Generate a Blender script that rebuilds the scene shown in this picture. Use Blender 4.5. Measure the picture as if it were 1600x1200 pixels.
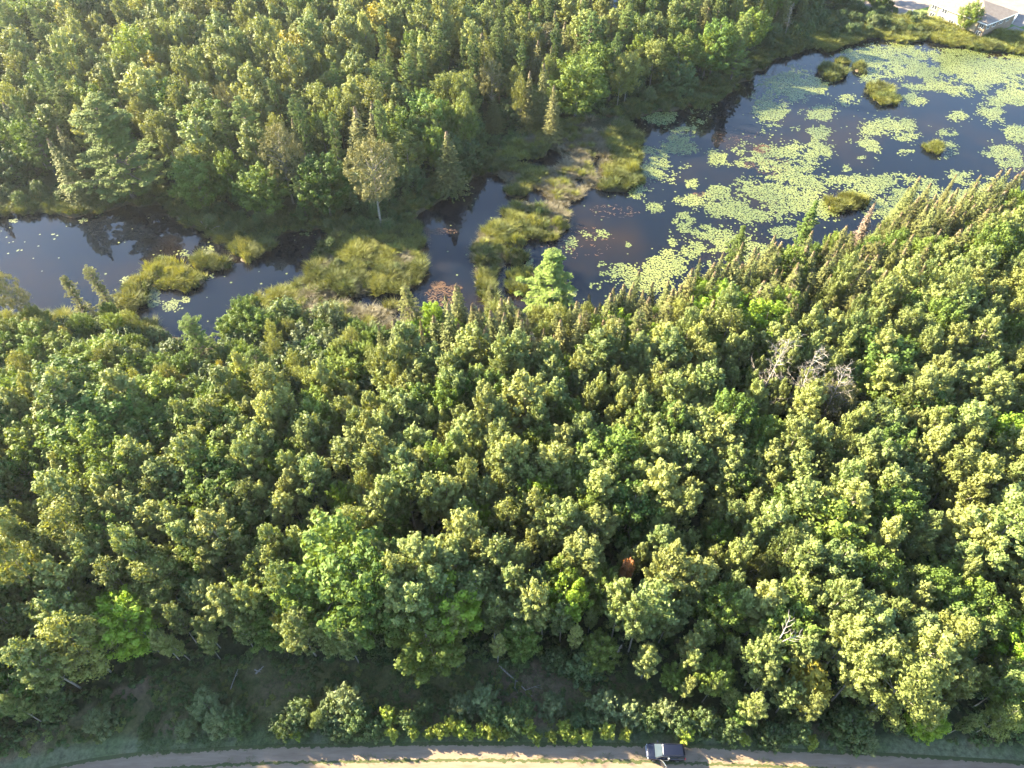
import bpy, math, random
import numpy as np
from math import radians, sin, cos, pi
for _o in list(bpy.data.objects):
    bpy.data.objects.remove(_o)
SC = bpy.context.scene
COL = SC.collection
rnd = random.Random(11)
NR = np.random.RandomState(7)

# ------------------------------------------------------------------ camera, world, sun, exposure
PITCH, CAM_H, FPX = 49.0, 95.0, 1111.0
cam_d = bpy.data.cameras.new('camera')
cam = bpy.data.objects.new('camera', cam_d); COL.objects.link(cam)
cam.location = (0, 0, CAM_H)
cam.rotation_euler = (radians(90 - PITCH), 0, 0)
cam_d.sensor_width = 36; cam_d.lens = FPX / 1600 * 36
cam_d.clip_start = 0.5; cam_d.clip_end = 9000
SC.camera = cam

SUN_EL, SUN_AZ = 25.0, (-0.92, 0.39)          # direction towards the sun on the ground
_sx, _sy = SUN_AZ; _l = math.hypot(_sx, _sy); _sx /= _l; _sy /= _l
W = bpy.data.worlds.new('World'); SC.world = W; W.use_nodes = True
wn = W.node_tree; wn.nodes.clear()
sky = wn.nodes.new('ShaderNodeTexSky'); sky.sky_type = 'NISHITA'; sky.sun_disc = False
sky.sun_elevation = radians(SUN_EL); sky.sun_rotation = math.atan2(_sx, _sy)
sky.air_density = 1.0; sky.dust_density = .35; sky.ozone_density = 1.8; sky.altitude = 300
bgn = wn.nodes.new('ShaderNodeBackground'); bgn.inputs[1].default_value = 0.075
wo = wn.nodes.new('ShaderNodeOutputWorld')
wn.links.new(sky.outputs[0], bgn.inputs[0]); wn.links.new(bgn.outputs[0], wo.inputs[0])
sd = bpy.data.lights.new('sun', 'SUN'); sd.energy = 5.0; sd.angle = radians(0.6); sd.color = (1.0, 0.86, 0.57)
sun = bpy.data.objects.new('sun', sd); COL.objects.link(sun)
from mathutils import Vector
sun.rotation_euler = Vector((_sx * cos(radians(SUN_EL)), _sy * cos(radians(SUN_EL)), sin(radians(SUN_EL)))).to_track_quat('Z', 'Y').to_euler()
sun.location = (-100, 60, 140)
SC.view_settings.view_transform = 'Standard'; SC.view_settings.look = 'None'
SC.view_settings.exposure = 3.35; SC.view_settings.gamma = 1.0
SC.view_settings.use_curve_mapping = False
SC.cycles.use_denoising = True
SC.cycles.max_bounces = 6; SC.cycles.diffuse_bounces = 3; SC.cycles.glossy_bounces = 3
SC.cycles.transmission_bounces = 4; SC.cycles.volume_bounces = 0; SC.cycles.transparent_max_bounces = 6
SC.cycles.use_adaptive_sampling = True; SC.cycles.adaptive_threshold = 0.02

# ------------------------------------------------------------------ from picture positions to the ground
_c, _s = cos(radians(PITCH)), sin(radians(PITCH))
def project(x, y, z):
    z = np.asarray(z, float) - CAM_H
    dep = y * _c - z * _s
    up = y * _s + z * _c
    dep = np.where(dep < 1, 1, dep)
    return 800 + FPX * x / dep, 600 - FPX * up / dep, dep
def ground(px, py, z=1.2):
    u = (px - 800) / FPX; v = (600 - py) / FPX
    dx, dy, dz = u, _c + v * _s, -_s + v * _c
    t = (z - CAM_H) / dz
    return dx * t, dy * t
def in_poly(poly, x, y):
    x = np.asarray(x, float); y = np.asarray(y, float)
    r = np.zeros(x.shape, bool); n = len(poly)
    for i in range(n):
        x1, y1 = poly[i]; x2, y2 = poly[(i + 1) % n]
        if y1 == y2: continue
        c = ((y1 > y) != (y2 > y)) & (x < (x2 - x1) * (y - y1) / (y2 - y1) + x1)
        r ^= c
    return r
def vnoise(x, y, seed=0):
    xi = np.floor(x).astype(np.int64); yi = np.floor(y).astype(np.int64)
    fx = x - xi; fy = y - yi; fx = fx * fx * (3 - 2 * fx); fy = fy * fy * (3 - 2 * fy)
    def h(a, b):
        v = (a * 374761393 + b * 668265263 + seed * 1442695041) & 0x7fffffff
        v = ((v ^ (v >> 13)) * 1274126177) & 0x7fffffff
        return ((v ^ (v >> 16)) & 0xffff) / 65535.0
    return (h(xi, yi) * (1 - fx) + h(xi + 1, yi) * fx) * (1 - fy) + (h(xi, yi + 1) * (1 - fx) + h(xi + 1, yi + 1) * fx) * fy
def fbm(x, y, seed=0, octs=4):
    a, s, t = 1.0, 0.0, 0.0
    for i in range(octs):
        s = s + a * vnoise(x, y, seed + i * 17); t += a; a *= .5; x = x * 2.03 + 5.1; y = y * 2.03 + 1.7
    return s / t

# water outlines, islands (picture positions of the shore line at water level)
POND_LEFT = [(-420, 352), (0, 340), (60, 330), (112, 340), (180, 326), (260, 326), (285, 352), (330, 368), (360, 388), (420, 398), (438, 388),
    (432, 362), (524, 358), (515, 380), (495, 412), (465, 452), (412, 462), (375, 490), (345, 550), (300, 535), (240, 505), (195, 480), (150, 500), (60, 492), (-420, 500)]
CHANNEL = [(738, 284), (775, 270), (796, 282), (786, 318), (765, 345), (746, 378), (744, 430), (762, 480), (772, 508), (700, 515), (640, 510), (600, 505),
    (622, 488), (640, 462), (560, 468), (480, 462), (560, 460), (650, 452), (658, 430), (662, 400), (655, 370), (648, 345), (690, 310)]
POND_RIGHT = [(800, 355), (835, 372), (868, 372), (885, 335), (900, 308), (925, 290), (955, 305), (985, 295), (990, 262), (1000, 235), (985, 190), (1020, 178), (1080, 170), (1140, 143), (1178, 122), (1205, 92),
    (1245, 80), (1300, 76), (1372, 60), (1400, 70), (1430, 68), (1450, 62), (1480, 72), (1540, 78), (1600, 84), (2000, 120), (2000, 330), (1620, 322), (1500, 340), (1400, 360),
    (1330, 385), (1290, 400), (1180, 430), (1100, 470), (1050, 495), (980, 510), (900, 512), (850, 512), (800, 505), (778, 480), (772, 430), (790, 392)]
SLOUGH = [(700, 470), (640, 478), (560, 486), (500, 480), (470, 470), (500, 470), (560, 476), (640, 466)]
ISLANDS = [(258, 428, 26, 22), (290, 440, 28, 14), (325, 412, 24, 11), (345, 415, 12, 7), (385, 388, 22, 12), (215, 445, 14, 12), (205, 470, 18, 16), (388, 400, 14, 10),
    (1300, 114, 18, 11), (1317, 99, 8, 5), (1343, 108, 9, 6), (1372, 142, 20, 8), (1385, 156, 19, 8), (1460, 233, 13, 7), (1305, 322, 14, 10), (1330, 316, 24, 10),
    (838, 352, 20, 10), (872, 356, 14, 9), (805, 380, 14, 5), (805, 404, 18, 8), (816, 440, 22, 20), (990, 275, 14, 14), (1095, 165, 12, 6)]
def water_mask(x, y):
    px, py, dep = project(x, y, 0.0)
    n = (fbm(x * .22, y * .22, 3, 4) - .5)
    qx = px + n * 34; qy = py + (fbm(x * .25, y * .25, 9, 4) - .5) * 22
    m = in_poly(POND_LEFT, qx, qy) | in_poly(CHANNEL, qx, qy) | in_poly(POND_RIGHT, qx, qy) | in_poly(SLOUGH, qx, qy)
    pool = in_poly([(745, 270), (800, 235), (990, 200), (990, 300), (860, 380), (750, 470), (735, 400)], px, py) | in_poly([(470, 455), (660, 420), (660, 530), (540, 520)], px, py)
    m |= pool & (fbm(x * .2 + 3, y * .13, 141, 4) > .68)
    for cx, cy, rx, ry in ((905, 272, 8, 12), (800, 395, 14, 8), (797, 345, 9, 8), (780, 425, 6, 12)): m |= ((qx - cx) / rx) ** 2 + ((qy - cy) / ry) ** 2 < 1
    for cx, cy, rx, ry in ISLANDS:
        d = ((px + n * 14 - cx) / rx) ** 2 + ((py + n * 9 - cy) / ry) ** 2
        m &= d > 1
    return m & (dep > 5) & (y > 20)

GX0, GX1, GY0, GY1, GS = -260.0, 300.0, -40.0, 420.0, 1.0
ax = np.arange(GX0, GX1 + .01, GS); ay = np.arange(GY0, GY1 + .01, GS)
XX, YY = np.meshgrid(ax, ay)
WM = water_mask(XX, YY).astype(float)
def blur(a, k):
    c = np.cumsum(np.pad(a, ((k + 1, k), (0, 0)), 'edge'), 0); a = (c[2 * k + 1:] - c[:-2 * k - 1]) / (2 * k + 1)
    c = np.cumsum(np.pad(a, ((0, 0), (k + 1, k)), 'edge'), 1); return (c[:, 2 * k + 1:] - c[:, :-2 * k - 1]) / (2 * k + 1)
B1 = blur(WM, 1); B2 = blur(blur(WM, 6), 6)
def smooth(a, lo, hi):
    t = np.clip((a - lo) / (hi - lo), 0, 1); return t * t * (3 - 2 * t)
LAND = 1 - smooth(B1, .3, .95)
ZZ = -0.7 + LAND * 1.0 + (1 - smooth(B2, 0, .35)) * LAND * .9
def terrain(x, y):
    fx = np.clip((np.asarray(x, float) - GX0) / GS, 0, len(ax) - 1.001); fy = np.clip((np.asarray(y, float) - GY0) / GS, 0, len(ay) - 1.001)
    i = fx.astype(int); j = fy.astype(int); u = fx - i; v = fy - j
    return (ZZ[j, i] * (1 - u) + ZZ[j, i + 1] * u) * (1 - v) + (ZZ[j + 1, i] * (1 - u) + ZZ[j + 1, i + 1] * u) * v
def tz(x, y): return float(terrain(np.array([x]), np.array([y]))[0])

# land cover zones in picture positions of the ground
ROAD_EDGE = [(-300, 1290), (0, 1222), (100, 1196), (200, 1180), (400, 1168), (700, 1163), (1000, 1165), (1200, 1172), (1400, 1181), (1600, 1193), (1800, 1210), (2100, 1240)]
CLEAR_EDGE = [(-300, 1250), (0, 1165), (100, 1125), (190, 1075), (300, 1045), (400, 1025), (560, 1040), (700, 1035), (850, 1040), (960, 1060), (1040, 1085), (1150, 1130), (1300, 1143), (1450, 1150), (1600, 1160), (2100, 1200)]
NEAR_FOREST = CLEAR_EDGE + [(2300, 1000), (2300, 345), (1620, 335), (1500, 352), (1400, 372), (1330, 398), (1290, 412), (1180, 442), (1100, 482), (1050, 505), (980, 530), (900, 532), (780, 535), (700, 535), (600, 530), (560, 515),
    (470, 505), (410, 480), (385, 495), (350, 560), (290, 545), (235, 515), (190, 492), (150, 508), (60, 502), (-700, 515), (-700, 1300)]
FAR_FOREST = [(-900, 300), (60, 296), (130, 308), (270, 325), (420, 345), (560, 335), (650, 305), (735, 262), (770, 225), (800, 205), (900, 185), (1000, 158), (1100, 128), (1180, 92), (1215, 55), (1290, 22), (1400, 14), (1425, -10), (1440, -90), (2400, -300), (-1500, -330)]
MARSH = [(462, 452), (500, 400), (540, 372), (600, 365), (660, 350), (740, 262), (850, 205), (1000, 170), (1010, 250), (900, 320), (870, 370), (790, 420), (760, 480), (800, 540), (600, 560), (470, 520), (380, 500)]

# ------------------------------------------------------------------ helpers
def tag(o, label=None, cat=None, group=None, kind=None):
    if label: o['label'] = label
    if cat: o['category'] = cat
    if group: o['group'] = group
    if kind: o['kind'] = kind
    return o
def link(name, me, parent=None, mat=None):
    o = bpy.data.objects.new(name, me); COL.objects.link(o)
    if parent: o.parent = parent
    if mat and me is not None and not me.materials: me.materials.append(mat)
    return o
class MB:
    def __init__(s): s.v = []; s.f = []; s.t = []; s.n = 0
    def add(s, v, f, tint=0.5):
        v = np.asarray(v, float).reshape(-1, 3); f = np.asarray(f)
        s.v.append(v); s.f += (f + s.n).tolist() if f.ndim == 2 else [[i + s.n for i in q] for q in f]
        s.t.append(np.broadcast_to(np.asarray(tint, float), (len(v),)).copy()); s.n += len(v)
        return s
    def mesh(s, name, mat=None, smooth_=False):
        me = bpy.data.meshes.new(name)
        if s.n:
            V = np.concatenate(s.v); me.from_pydata(V.tolist(), [], s.f)
            a = me.attributes.new('tint', 'FLOAT', 'POINT'); a.data.foreach_set('value', np.concatenate(s.t))
            if smooth_: me.polygons.foreach_set('use_smooth', [True] * len(me.polygons))
        if mat: me.materials.append(mat)
        me.update(); return me
    def box(s, x0, x1, y0, y1, z0, z1, tint=.5):
        v = [(x, y, z) for z in (z0, z1) for (x, y) in ((x0, y0), (x1, y0), (x1, y1), (x0, y1))]
        return s.add(v, [(3, 2, 1, 0), (4, 5, 6, 7), (0, 1, 5, 4), (1, 2, 6, 5), (2, 3, 7, 6), (3, 0, 4, 7)], tint)
    def tube(s, pts, rad, k=6, tint=.5):
        pts = np.asarray(pts, float); n = len(pts); vs = []
        for i in range(n):
            d = pts[min(i + 1, n - 1)] - pts[max(i - 1, 0)]; d /= np.linalg.norm(d) + 1e-9
            a = np.cross(d, (0, 0, 1) if abs(d[2]) < .9 else (1, 0, 0)); a /= np.linalg.norm(a); b = np.cross(d, a)
            for j in range(k):
                w = 2 * pi * j / k; vs.append(pts[i] + (a * cos(w) + b * sin(w)) * rad[i])
        fs = [(i * k + j, i * k + (j + 1) % k, (i + 1) * k + (j + 1) % k, (i + 1) * k + j) for i in range(n - 1) for j in range(k)]
        return s.add(vs, fs, tint)
    def leaves(s, C, N, size, tint, rs, aspect=.75):
        C = np.asarray(C); N = N / (np.linalg.norm(N, axis=1, keepdims=True) + 1e-9); n = len(C)
        R = rs.normal(size=(n, 3)); T = np.cross(N, R); T /= np.linalg.norm(T, axis=1, keepdims=True) + 1e-9
        Bn = np.cross(N, T); size = np.broadcast_to(size, (n,))[:, None]
        q = np.stack([C - T * size, C - Bn * size * aspect + N * size * .15, C + T * size, C + Bn * size * aspect + N * size * .15], 1).reshape(-1, 3)
        f = np.arange(4 * n).reshape(n, 4)
        return s.add(q, f, np.repeat(np.broadcast_to(tint, (n,)), 4))

# ------------------------------------------------------------------ materials
def new_mat(name):
    m = bpy.data.materials.new(name); m.use_nodes = True; nt = m.node_tree; nt.nodes.clear()
    return m, nt, (lambda t, **k: _node(nt, t, **k)), nt.links.new
def _node(nt, t, **k):
    n = nt.nodes.new(t)
    for a, b in k.items(): setattr(n, a, b)
    return n
def leaf_mat(name, dark, light, alt, transl=.35, rough=.55, spec=.3, altw=.5):
    m, nt, N, L = new_mat(name)
    out = N('ShaderNodeOutputMaterial'); at = N('ShaderNodeAttribute', attribute_name='tint'); oi = N('ShaderNodeObjectInfo')
    mix = N('ShaderNodeMix', data_type='RGBA'); mix.inputs[6].default_value = (*dark, 1); mix.inputs[7].default_value = (*light, 1)
    L(at.outputs['Fac'], mix.inputs[0])
    mix2 = N('ShaderNodeMix', data_type='RGBA'); mix2.inputs[7].default_value = (*alt, 1); L(mix.outputs[2], mix2.inputs[6])
    mm = N('ShaderNodeMath', operation='MULTIPLY'); mm.inputs[1].default_value = altw; L(oi.outputs['Random'], mm.inputs[0]); L(mm.outputs[0], mix2.inputs[0])
    # brightness of each individual plant
    m3 = N('ShaderNodeMath', operation='MULTIPLY'); m3.inputs[1].default_value = 7.31; L(oi.outputs['Random'], m3.inputs[0])
    fr = N('ShaderNodeMath', operation='FRACT'); L(m3.outputs[0], fr.inputs[0])
    mr = N('ShaderNodeMapRange'); mr.inputs[3].default_value = .72; mr.inputs[4].default_value = 1.2; L(fr.outputs[0], mr.inputs[0])
    sc = N('ShaderNodeVectorMath', operation='SCALE'); L(mix2.outputs[2], sc.inputs[0]); L(mr.outputs[0], sc.inputs['Scale'])
    p = N('ShaderNodeBsdfPrincipled'); p.inputs['Roughness'].default_value = rough; p.inputs['Specular IOR Level'].default_value = spec
    t = N('ShaderNodeBsdfTranslucent'); ms = N('ShaderNodeMixShader'); ms.inputs[0].default_value = transl
    tc = N('ShaderNodeMix', data_type='RGBA', blend_type='MULTIPLY'); tc.inputs[0].default_value = 1; tc.inputs[7].default_value = (1.25, 1.1, .35, 1)
    L(sc.outputs[0], tc.inputs[6]); L(tc.outputs[2], t.inputs[0])
    L(sc.outputs[0], p.inputs['Base Color']); L(p.outputs[0], ms.inputs[1]); L(t.outputs[0], ms.inputs[2]); L(ms.outputs[0], out.inputs[0])
    return m
def rough_mat(name, a, b, scale=3.0, rough=.85, metal=0, spec=.3, detail=5, bump=0.0, coords='Object'):
    m, nt, N, L = new_mat(name)
    out = N('ShaderNodeOutputMaterial'); tc = N('ShaderNodeTexCoord'); no = N('ShaderNodeTexNoise'); no.inputs['Scale'].default_value = scale; no.inputs['Detail'].default_value = detail
    L(tc.outputs[coords], no.inputs['Vector'])
    mr = N('ShaderNodeMapRange'); mr.inputs[1].default_value = .3; mr.inputs[2].default_value = .7; L(no.outputs['Fac'], mr.inputs[0])
    mix = N('ShaderNodeMix', data_type='RGBA'); mix.inputs[6].default_value = (*a, 1); mix.inputs[7].default_value = (*b, 1); L(mr.outputs[0], mix.inputs[0])
    p = N('ShaderNodeBsdfPrincipled'); p.inputs['Roughness'].default_value = rough; p.inputs['Metallic'].default_value = metal; p.inputs['Specular IOR Level'].default_value = spec
    L(mix.outputs[2], p.inputs['Base Color'])
    if bump:
        bp = N('ShaderNodeBump'); bp.inputs['Strength'].default_value = bump; bp.inputs['Distance'].default_value = .05; L(no.outputs['Fac'], bp.inputs['Height']); L(bp.outputs[0], p.inputs['Normal'])
    L(p.outputs[0], out.inputs[0]); return m

M = {}
M['aspen'] = leaf_mat('aspen_leaf', (.070, .120, .030), (.215, .258, .100), (.250, .260, .078), altw=.7, transl=.33, spec=.2)
M['aspen_gold'] = leaf_mat('golden_leaf', (.16, .15, .02), (.30, .26, .04), (.25, .24, .04))
M['maple'] = leaf_mat('maple_leaf', (.045, .095, .022), (.135, .205, .045), (.180, .215, .040), spec=.15)
M['maple_vivid'] = leaf_mat('vivid_maple_leaf', (.08, .165, .02), (.20, .30, .035), (.23, .30, .035), spec=.15)
M['birch'] = leaf_mat('birch_leaf', (.075, .105, .030), (.180, .220, .070), (.205, .205, .055), spec=.15)
M['shrub'] = leaf_mat('shrub_leaf', (.040, .075, .022), (.110, .150, .045), (.085, .125, .055))
M['willow'] = leaf_mat('willow_leaf', (.065, .095, .035), (.165, .195, .080), (.140, .175, .070), transl=.25)
M['sapling'] = leaf_mat('sapling_leaf', (.10, .16, .02), (.22, .27, .04), (.26, .27, .04))
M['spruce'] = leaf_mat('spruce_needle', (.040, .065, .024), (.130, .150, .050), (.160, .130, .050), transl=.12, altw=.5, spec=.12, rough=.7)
M['tamarack'] = leaf_mat('tamarack_needle', (.060, .080, .028), (.170, .185, .060), (.180, .165, .060), transl=.2, spec=.1, rough=.7)
M['spruce_tip'] = leaf_mat('spruce_cone', (.13, .085, .05), (.20, .14, .08), (.17, .12, .08), transl=.05)
M['spruce_dead'] = leaf_mat('dead_spruce_needle', (.14, .10, .07), (.24, .18, .13), (.2, .14, .10), transl=.05)
M['pine'] = leaf_mat('pine_needle', (.050, .095, .030), (.125, .175, .050), (.150, .170, .045), transl=.2, spec=.12, rough=.7)
M['pine_bright'] = leaf_mat('bright_pine_needle', (.06, .11, .03), (.15, .21, .05), (.16, .20, .05), transl=.2, spec=.12, rough=.7)
M['pine_grey'] = leaf_mat('grey_pine_needle', (.09, .10, .04), (.19, .18, .075), (.18, .16, .075), transl=.15, spec=.12, rough=.7)
M['sedge'] = leaf_mat('sedge_blade', (.075, .090, .028), (.255, .250, .072), (.180, .220, .055), transl=.25, spec=.12)
M['reed'] = leaf_mat('reed_blade', (.040, .062, .024), (.120, .150, .050), (.150, .150, .060), transl=.25, spec=.12)
M['sedge_dry'] = leaf_mat('dry_sedge_blade', (.10, .088, .06), (.22, .19, .13), (.18, .16, .09), transl=.2)
M['under'] = leaf_mat('undergrowth_leaf', (.035, .065, .018), (.085, .135, .032), (.095, .110, .030), transl=.25)
M['red'] = leaf_mat('red_leaf', (.16, .07, .03), (.30, .14, .07), (.25, .13, .05))
M['pad'] = leaf_mat('lily_pad', (.085, .112, .035), (.175, .195, .055), (.15, .165, .05), transl=0.0, rough=.4, spec=.5, altw=.3)
M['weed'] = leaf_mat('floating_weed', (.09, .05, .028), (.18, .10, .055), (.14, .08, .04), transl=0, rough=.5)
M['bark'] = rough_mat('grey_bark', (.12, .10, .08), (.28, .26, .22), 6)
M['bark_pale'] = rough_mat('pale_bark', (.13, .12, .09), (.29, .27, .225), 5)
M['bark_brown'] = rough_mat('brown_bark', (.07, .055, .045), (.16, .13, .11), 6)
M['dead'] = rough_mat('bleached_wood', (.15, .13, .115), (.29, .26, .225), 5)
M['white_wood'] = rough_mat('white_dead_wood', (.17, .155, .14), (.32, .30, .27), 5)
M['mud'] = rough_mat('peat', (.05, .035, .02), (.16, .12, .08), 2)

# ------------------------------------------------------------------ plant meshes
def lobes_tree(seed, H, R, z0, nl, lr, lpl, ls, leafmat, barkmat, envelope='egg', trunk_r=.13, up=.25, pend=0., lobstretch=1.65, limbs=12, tintbase=.5, bare=0.):
    rs = np.random.RandomState(seed); crown = MB(); wood = MB()
    lean = rs.normal(size=2) * .03 * H
    def axis(z): t = z / H; return np.array([lean[0] * t * t, lean[1] * t * t, z])
    centers = []
    tries = 0
    while len(centers) < nl and tries < nl * 30:
        tries += 1
        t = rs.rand() ** .8
        z = z0 + (H - lr - z0) * t
        if envelope == 'egg': rr = R * (sin(pi * min(1, .18 + .80 * t)) ** .7) * (1 if t < .8 else .9)
        elif envelope == 'round': rr = R * math.sqrt(max(0, 1 - (2 * t - 1) ** 2) + .08)
        elif envelope == 'dome': rr = R * math.sqrt(max(0.05, 1 - t * t))
        else: rr = R * (1 - t) ** .7 + .25
        a = rs.rand() * 2 * pi; q = rr * (rs.rand() ** .35)
        c = axis(z) + np.array([cos(a) * q, sin(a) * q, 0])
        r = lr * (.65 + .7 * rs.rand())
        if all(np.linalg.norm((c - o[0]) * (1, 1, .8)) > .62 * (r + o[1]) for o in centers): centers.append((c, r, q / (rr + .01)))
    for c, r, q in centers:
        n = int(lpl * (r / lr) ** 2)
        d = rs.normal(size=(n, 3)); d /= np.linalg.norm(d, axis=1, keepdims=True)
        k = rs.rand(n) ** .28
        k = k * (1 + .22 * rs.normal(size=n) * (rs.rand(n) < .5))
        oc = c - axis(c[2]); axd = np.array([oc[0], oc[1], 0]) / R * .75 + (0, 0, 1.0); axd /= np.linalg.norm(axd)
        al = (d @ axd)[:, None]; flame = np.clip(1 - .45 * np.clip(al, 0, 1), .5, 1)
        P = c + ((d - al * axd) * flame + axd * al * lobstretch) * (k * r)[:, None]
        if pend: P[:, 2] -= pend * np.abs(rs.normal(size=n)) * r
        Nn = d * 1.1 + rs.normal(size=(n, 3)) * .42 + np.array([0, 0, up])
        tl = tintbase + rs.normal() * .16
        crown.leaves(P, Nn, ls * (.7 + .6 * rs.rand(n)), np.clip(tl + rs.normal(size=n) * .13, 0, 1), rs)
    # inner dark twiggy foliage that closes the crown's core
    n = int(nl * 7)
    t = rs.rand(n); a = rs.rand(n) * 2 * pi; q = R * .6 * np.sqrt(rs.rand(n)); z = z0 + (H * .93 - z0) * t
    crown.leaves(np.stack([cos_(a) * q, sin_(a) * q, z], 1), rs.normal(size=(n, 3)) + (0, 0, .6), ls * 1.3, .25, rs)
    zs = np.linspace(-.3, H * .93, 7)
    wood.tube([axis(z) + rs.normal(size=3) * (.03, .03, 0) for z in zs], np.linspace(trunk_r, .03, 7), 6)
    for c, r, q in sorted(centers, key=lambda k: rs.rand())[:limbs]:
        zb = max(z0 * .7, c[2] - .5 * np.linalg.norm(c[:2]) - .8)
        b = axis(zb); mid = (b + c) / 2 + (0, 0, .15)
        wood.tube([b, mid, c], [trunk_r * .4, trunk_r * .25, .012], 4)
    return crown.mesh('crown', leafmat), wood.mesh('trunk', barkmat, True)
def cos_(a): return np.cos(a)
def sin_(a): return np.sin(a)

def spruce(seed, H, R, leafmat, barkmat, gap=.25, z0=.6):
    rs = np.random.RandomState(seed); cr = MB(); wood = MB(); tip = MB()
    nt = int(H / gap); Ps = []; Ns = []; T = []; S = []
    for i in range(nt):
        t = i / nt; z = z0 + (H - z0) * t
        r = R * (1 - t) ** .85 * (.8 + .35 * rs.rand()) + .05
        nb = max(4, int(11 * (1 - t) + 4)); a0 = rs.rand() * 6.28
        for b in range(nb):
            a = a0 + 2 * pi * b / nb + rs.normal() * .15; rb = r * (.7 + .45 * rs.rand()); ns = max(2, int(rb / .16))
            for k in range(ns):
                q = (k + .7) / ns
                w = .22 * rb * (1 - q) + .06
                p = np.array([cos(a) * rb * q, sin(a) * rb * q, z - .30 * rb * q + .10 * rb * q * q * 2]) + np.array([-sin(a), cos(a), 0]) * rs.normal() * w + rs.normal(size=3) * .04
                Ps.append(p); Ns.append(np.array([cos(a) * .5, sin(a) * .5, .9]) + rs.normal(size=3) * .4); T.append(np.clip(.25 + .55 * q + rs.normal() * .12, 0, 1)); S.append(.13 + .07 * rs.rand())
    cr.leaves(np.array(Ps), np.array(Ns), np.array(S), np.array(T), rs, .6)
    n = 90; t = rs.rand(n) ** 1.3 * .10; a = rs.rand(n) * 6.28
    rr = R * .7 * t * 1.2 + .09
    tip.leaves(np.stack([np.cos(a) * rr, np.sin(a) * rr, H * (1 - t) + .1], 1), np.stack([np.cos(a), np.sin(a), a * 0 + .3], 1), .11, rs.rand(n), rs, .6)
    zs = np.linspace(-.3, H, 6); wood.tube([(0, 0, z) for z in zs], np.linspace(.14, .02, 6), 6)
    return cr.mesh('crown', leafmat), wood.mesh('trunk', barkmat, True), tip.mesh('cone_tip', M['spruce_tip'])

def pine(seed, H, R, leafmat, barkmat, z0=.3, whorl=1.1, sparse=1., tuft=.5, taper='plume', per=34, needle=.36):
    rs = np.random.RandomState(seed); cr = MB(); wood = MB(); Ps = []; Ns = []; T = []
    lean = rs.normal(size=2) * .02 * H
    z = H * z0; wi = 0
    while z < H - .4:
        t = (z - H * z0) / (H * (1 - z0))
        prof = (1 - t) ** .6 * (.75 + .25 * sin(t * 9 + seed)) if taper == 'plume' else math.sqrt(max(.05, 1 - (t * 1.5 - .5) ** 2 if t > .33 else .55 + t * 1.35))
        nb = rs.randint(5, 8) if t < .85 else 4
        a0 = rs.rand() * 6.28
        for b in range(nb):
            if rs.rand() > sparse: continue
            a = a0 + 6.283 * b / nb + rs.normal() * .25; L = max(.4, R * prof * (.4 + .8 * rs.rand())); rise = .18 + .35 * t
            d = np.array([cos(a), sin(a), 0]); base = np.array([lean[0] * z / H, lean[1] * z / H, z])
            end = base + d * L + (0, 0, L * rise)
            wood.tube([base, base + d * L * .5 + (0, 0, L * rise * .25), end], [.05 + .012 * L, .03 + .005 * L, .015], 4)
            nt = max(2, int(L / .42))
            for k in range(nt):
                q = .3 + .7 * (k + rs.rand() * .6) / nt
                side = np.array([-sin(a), cos(a), 0]) * rs.normal() * L * .26 * (1.15 - q * .7)
                p = base + d * L * q + (0, 0, L * rise * q * q) + side + (0, 0, rs.normal() * .12)
                n = per; v = rs.normal(size=(n, 3)) * (1, 1, .55) + d * .6 + (0, 0, .55); v /= np.linalg.norm(v, axis=1, keepdims=True)
                Ps.append(p + v * (tuft * rs.rand(n) ** .6)[:, None] * (1, 1, .6)); Ns.append(v * .6 + (0, 0, .7) + rs.normal(size=(n, 3)) * .35)
                T.append(np.clip(.3 + .35 * q + rs.normal() * .12 + rs.normal(size=n) * .1, 0, 1))
        z += whorl * (.7 + .5 * rs.rand()) * (1.1 - .5 * t); wi += 1
    Ps = np.concatenate(Ps); Ns = np.concatenate(Ns); T = np.concatenate(T)
    cr.leaves(Ps, Ns, needle * .55 * (.7 + .6 * rs.rand(len(Ps))), T, rs, .38)
    zs = np.linspace(-.3, H, 8); wood.tube([(lean[0] * z / H, lean[1] * z / H, z) for z in zs], np.linspace(.10 + H * .012, .03, 8), 7)
    return cr.mesh('crown', leafmat), wood.mesh('trunk', barkmat, True)

def dead_tree(seed, H, R, spread=1., n1=22, lean=(0, 0)):
    rs = np.random.RandomState(seed); w = MB(); br = MB()
    top = np.array([lean[0], lean[1], H])
    def ax_(t): return np.array([lean[0] * t, lean[1] * t, H * t])
    w.tube([ax_(t) for t in np.linspace(-.02, 1, 8)], np.linspace(.06 + .014 * H, .02, 8), 7)
    for i in range(n1):
        t = .35 + .63 * (i + rs.rand()) / n1; b = ax_(t); a = i * 2.4 + rs.normal() * .4; L = R * (1.15 - t * .75) * (.6 + .6 * rs.rand())
        d = np.array([cos(a), sin(a), .35 + .5 * rs.rand() * t]); pts = [b]
        for k in range(4):
            d = d + rs.normal(size=3) * .22; d /= np.linalg.norm(d); pts.append(pts[-1] + d * L / 4)
            for _ in range(3):
                e = d + rs.normal(size=3) * .7; e /= np.linalg.norm(e); l2 = L * .35 * rs.rand() + .3
                m = pts[-1] + e * l2 * .5 + rs.normal(size=3) * .06
                br.tube([pts[-1], m, pts[-1] + e * l2], [.028, .018, .008], 3)
                e2 = e + rs.normal(size=3) * .6; br.tube([m, m + e2 * l2 * .4], [.015, .006], 3)
        br.tube(pts, [.07, .05, .035, .025, .012], 4)
    return br.mesh('branch', M['dead']), w.mesh('trunk', M['dead'], True)

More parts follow.
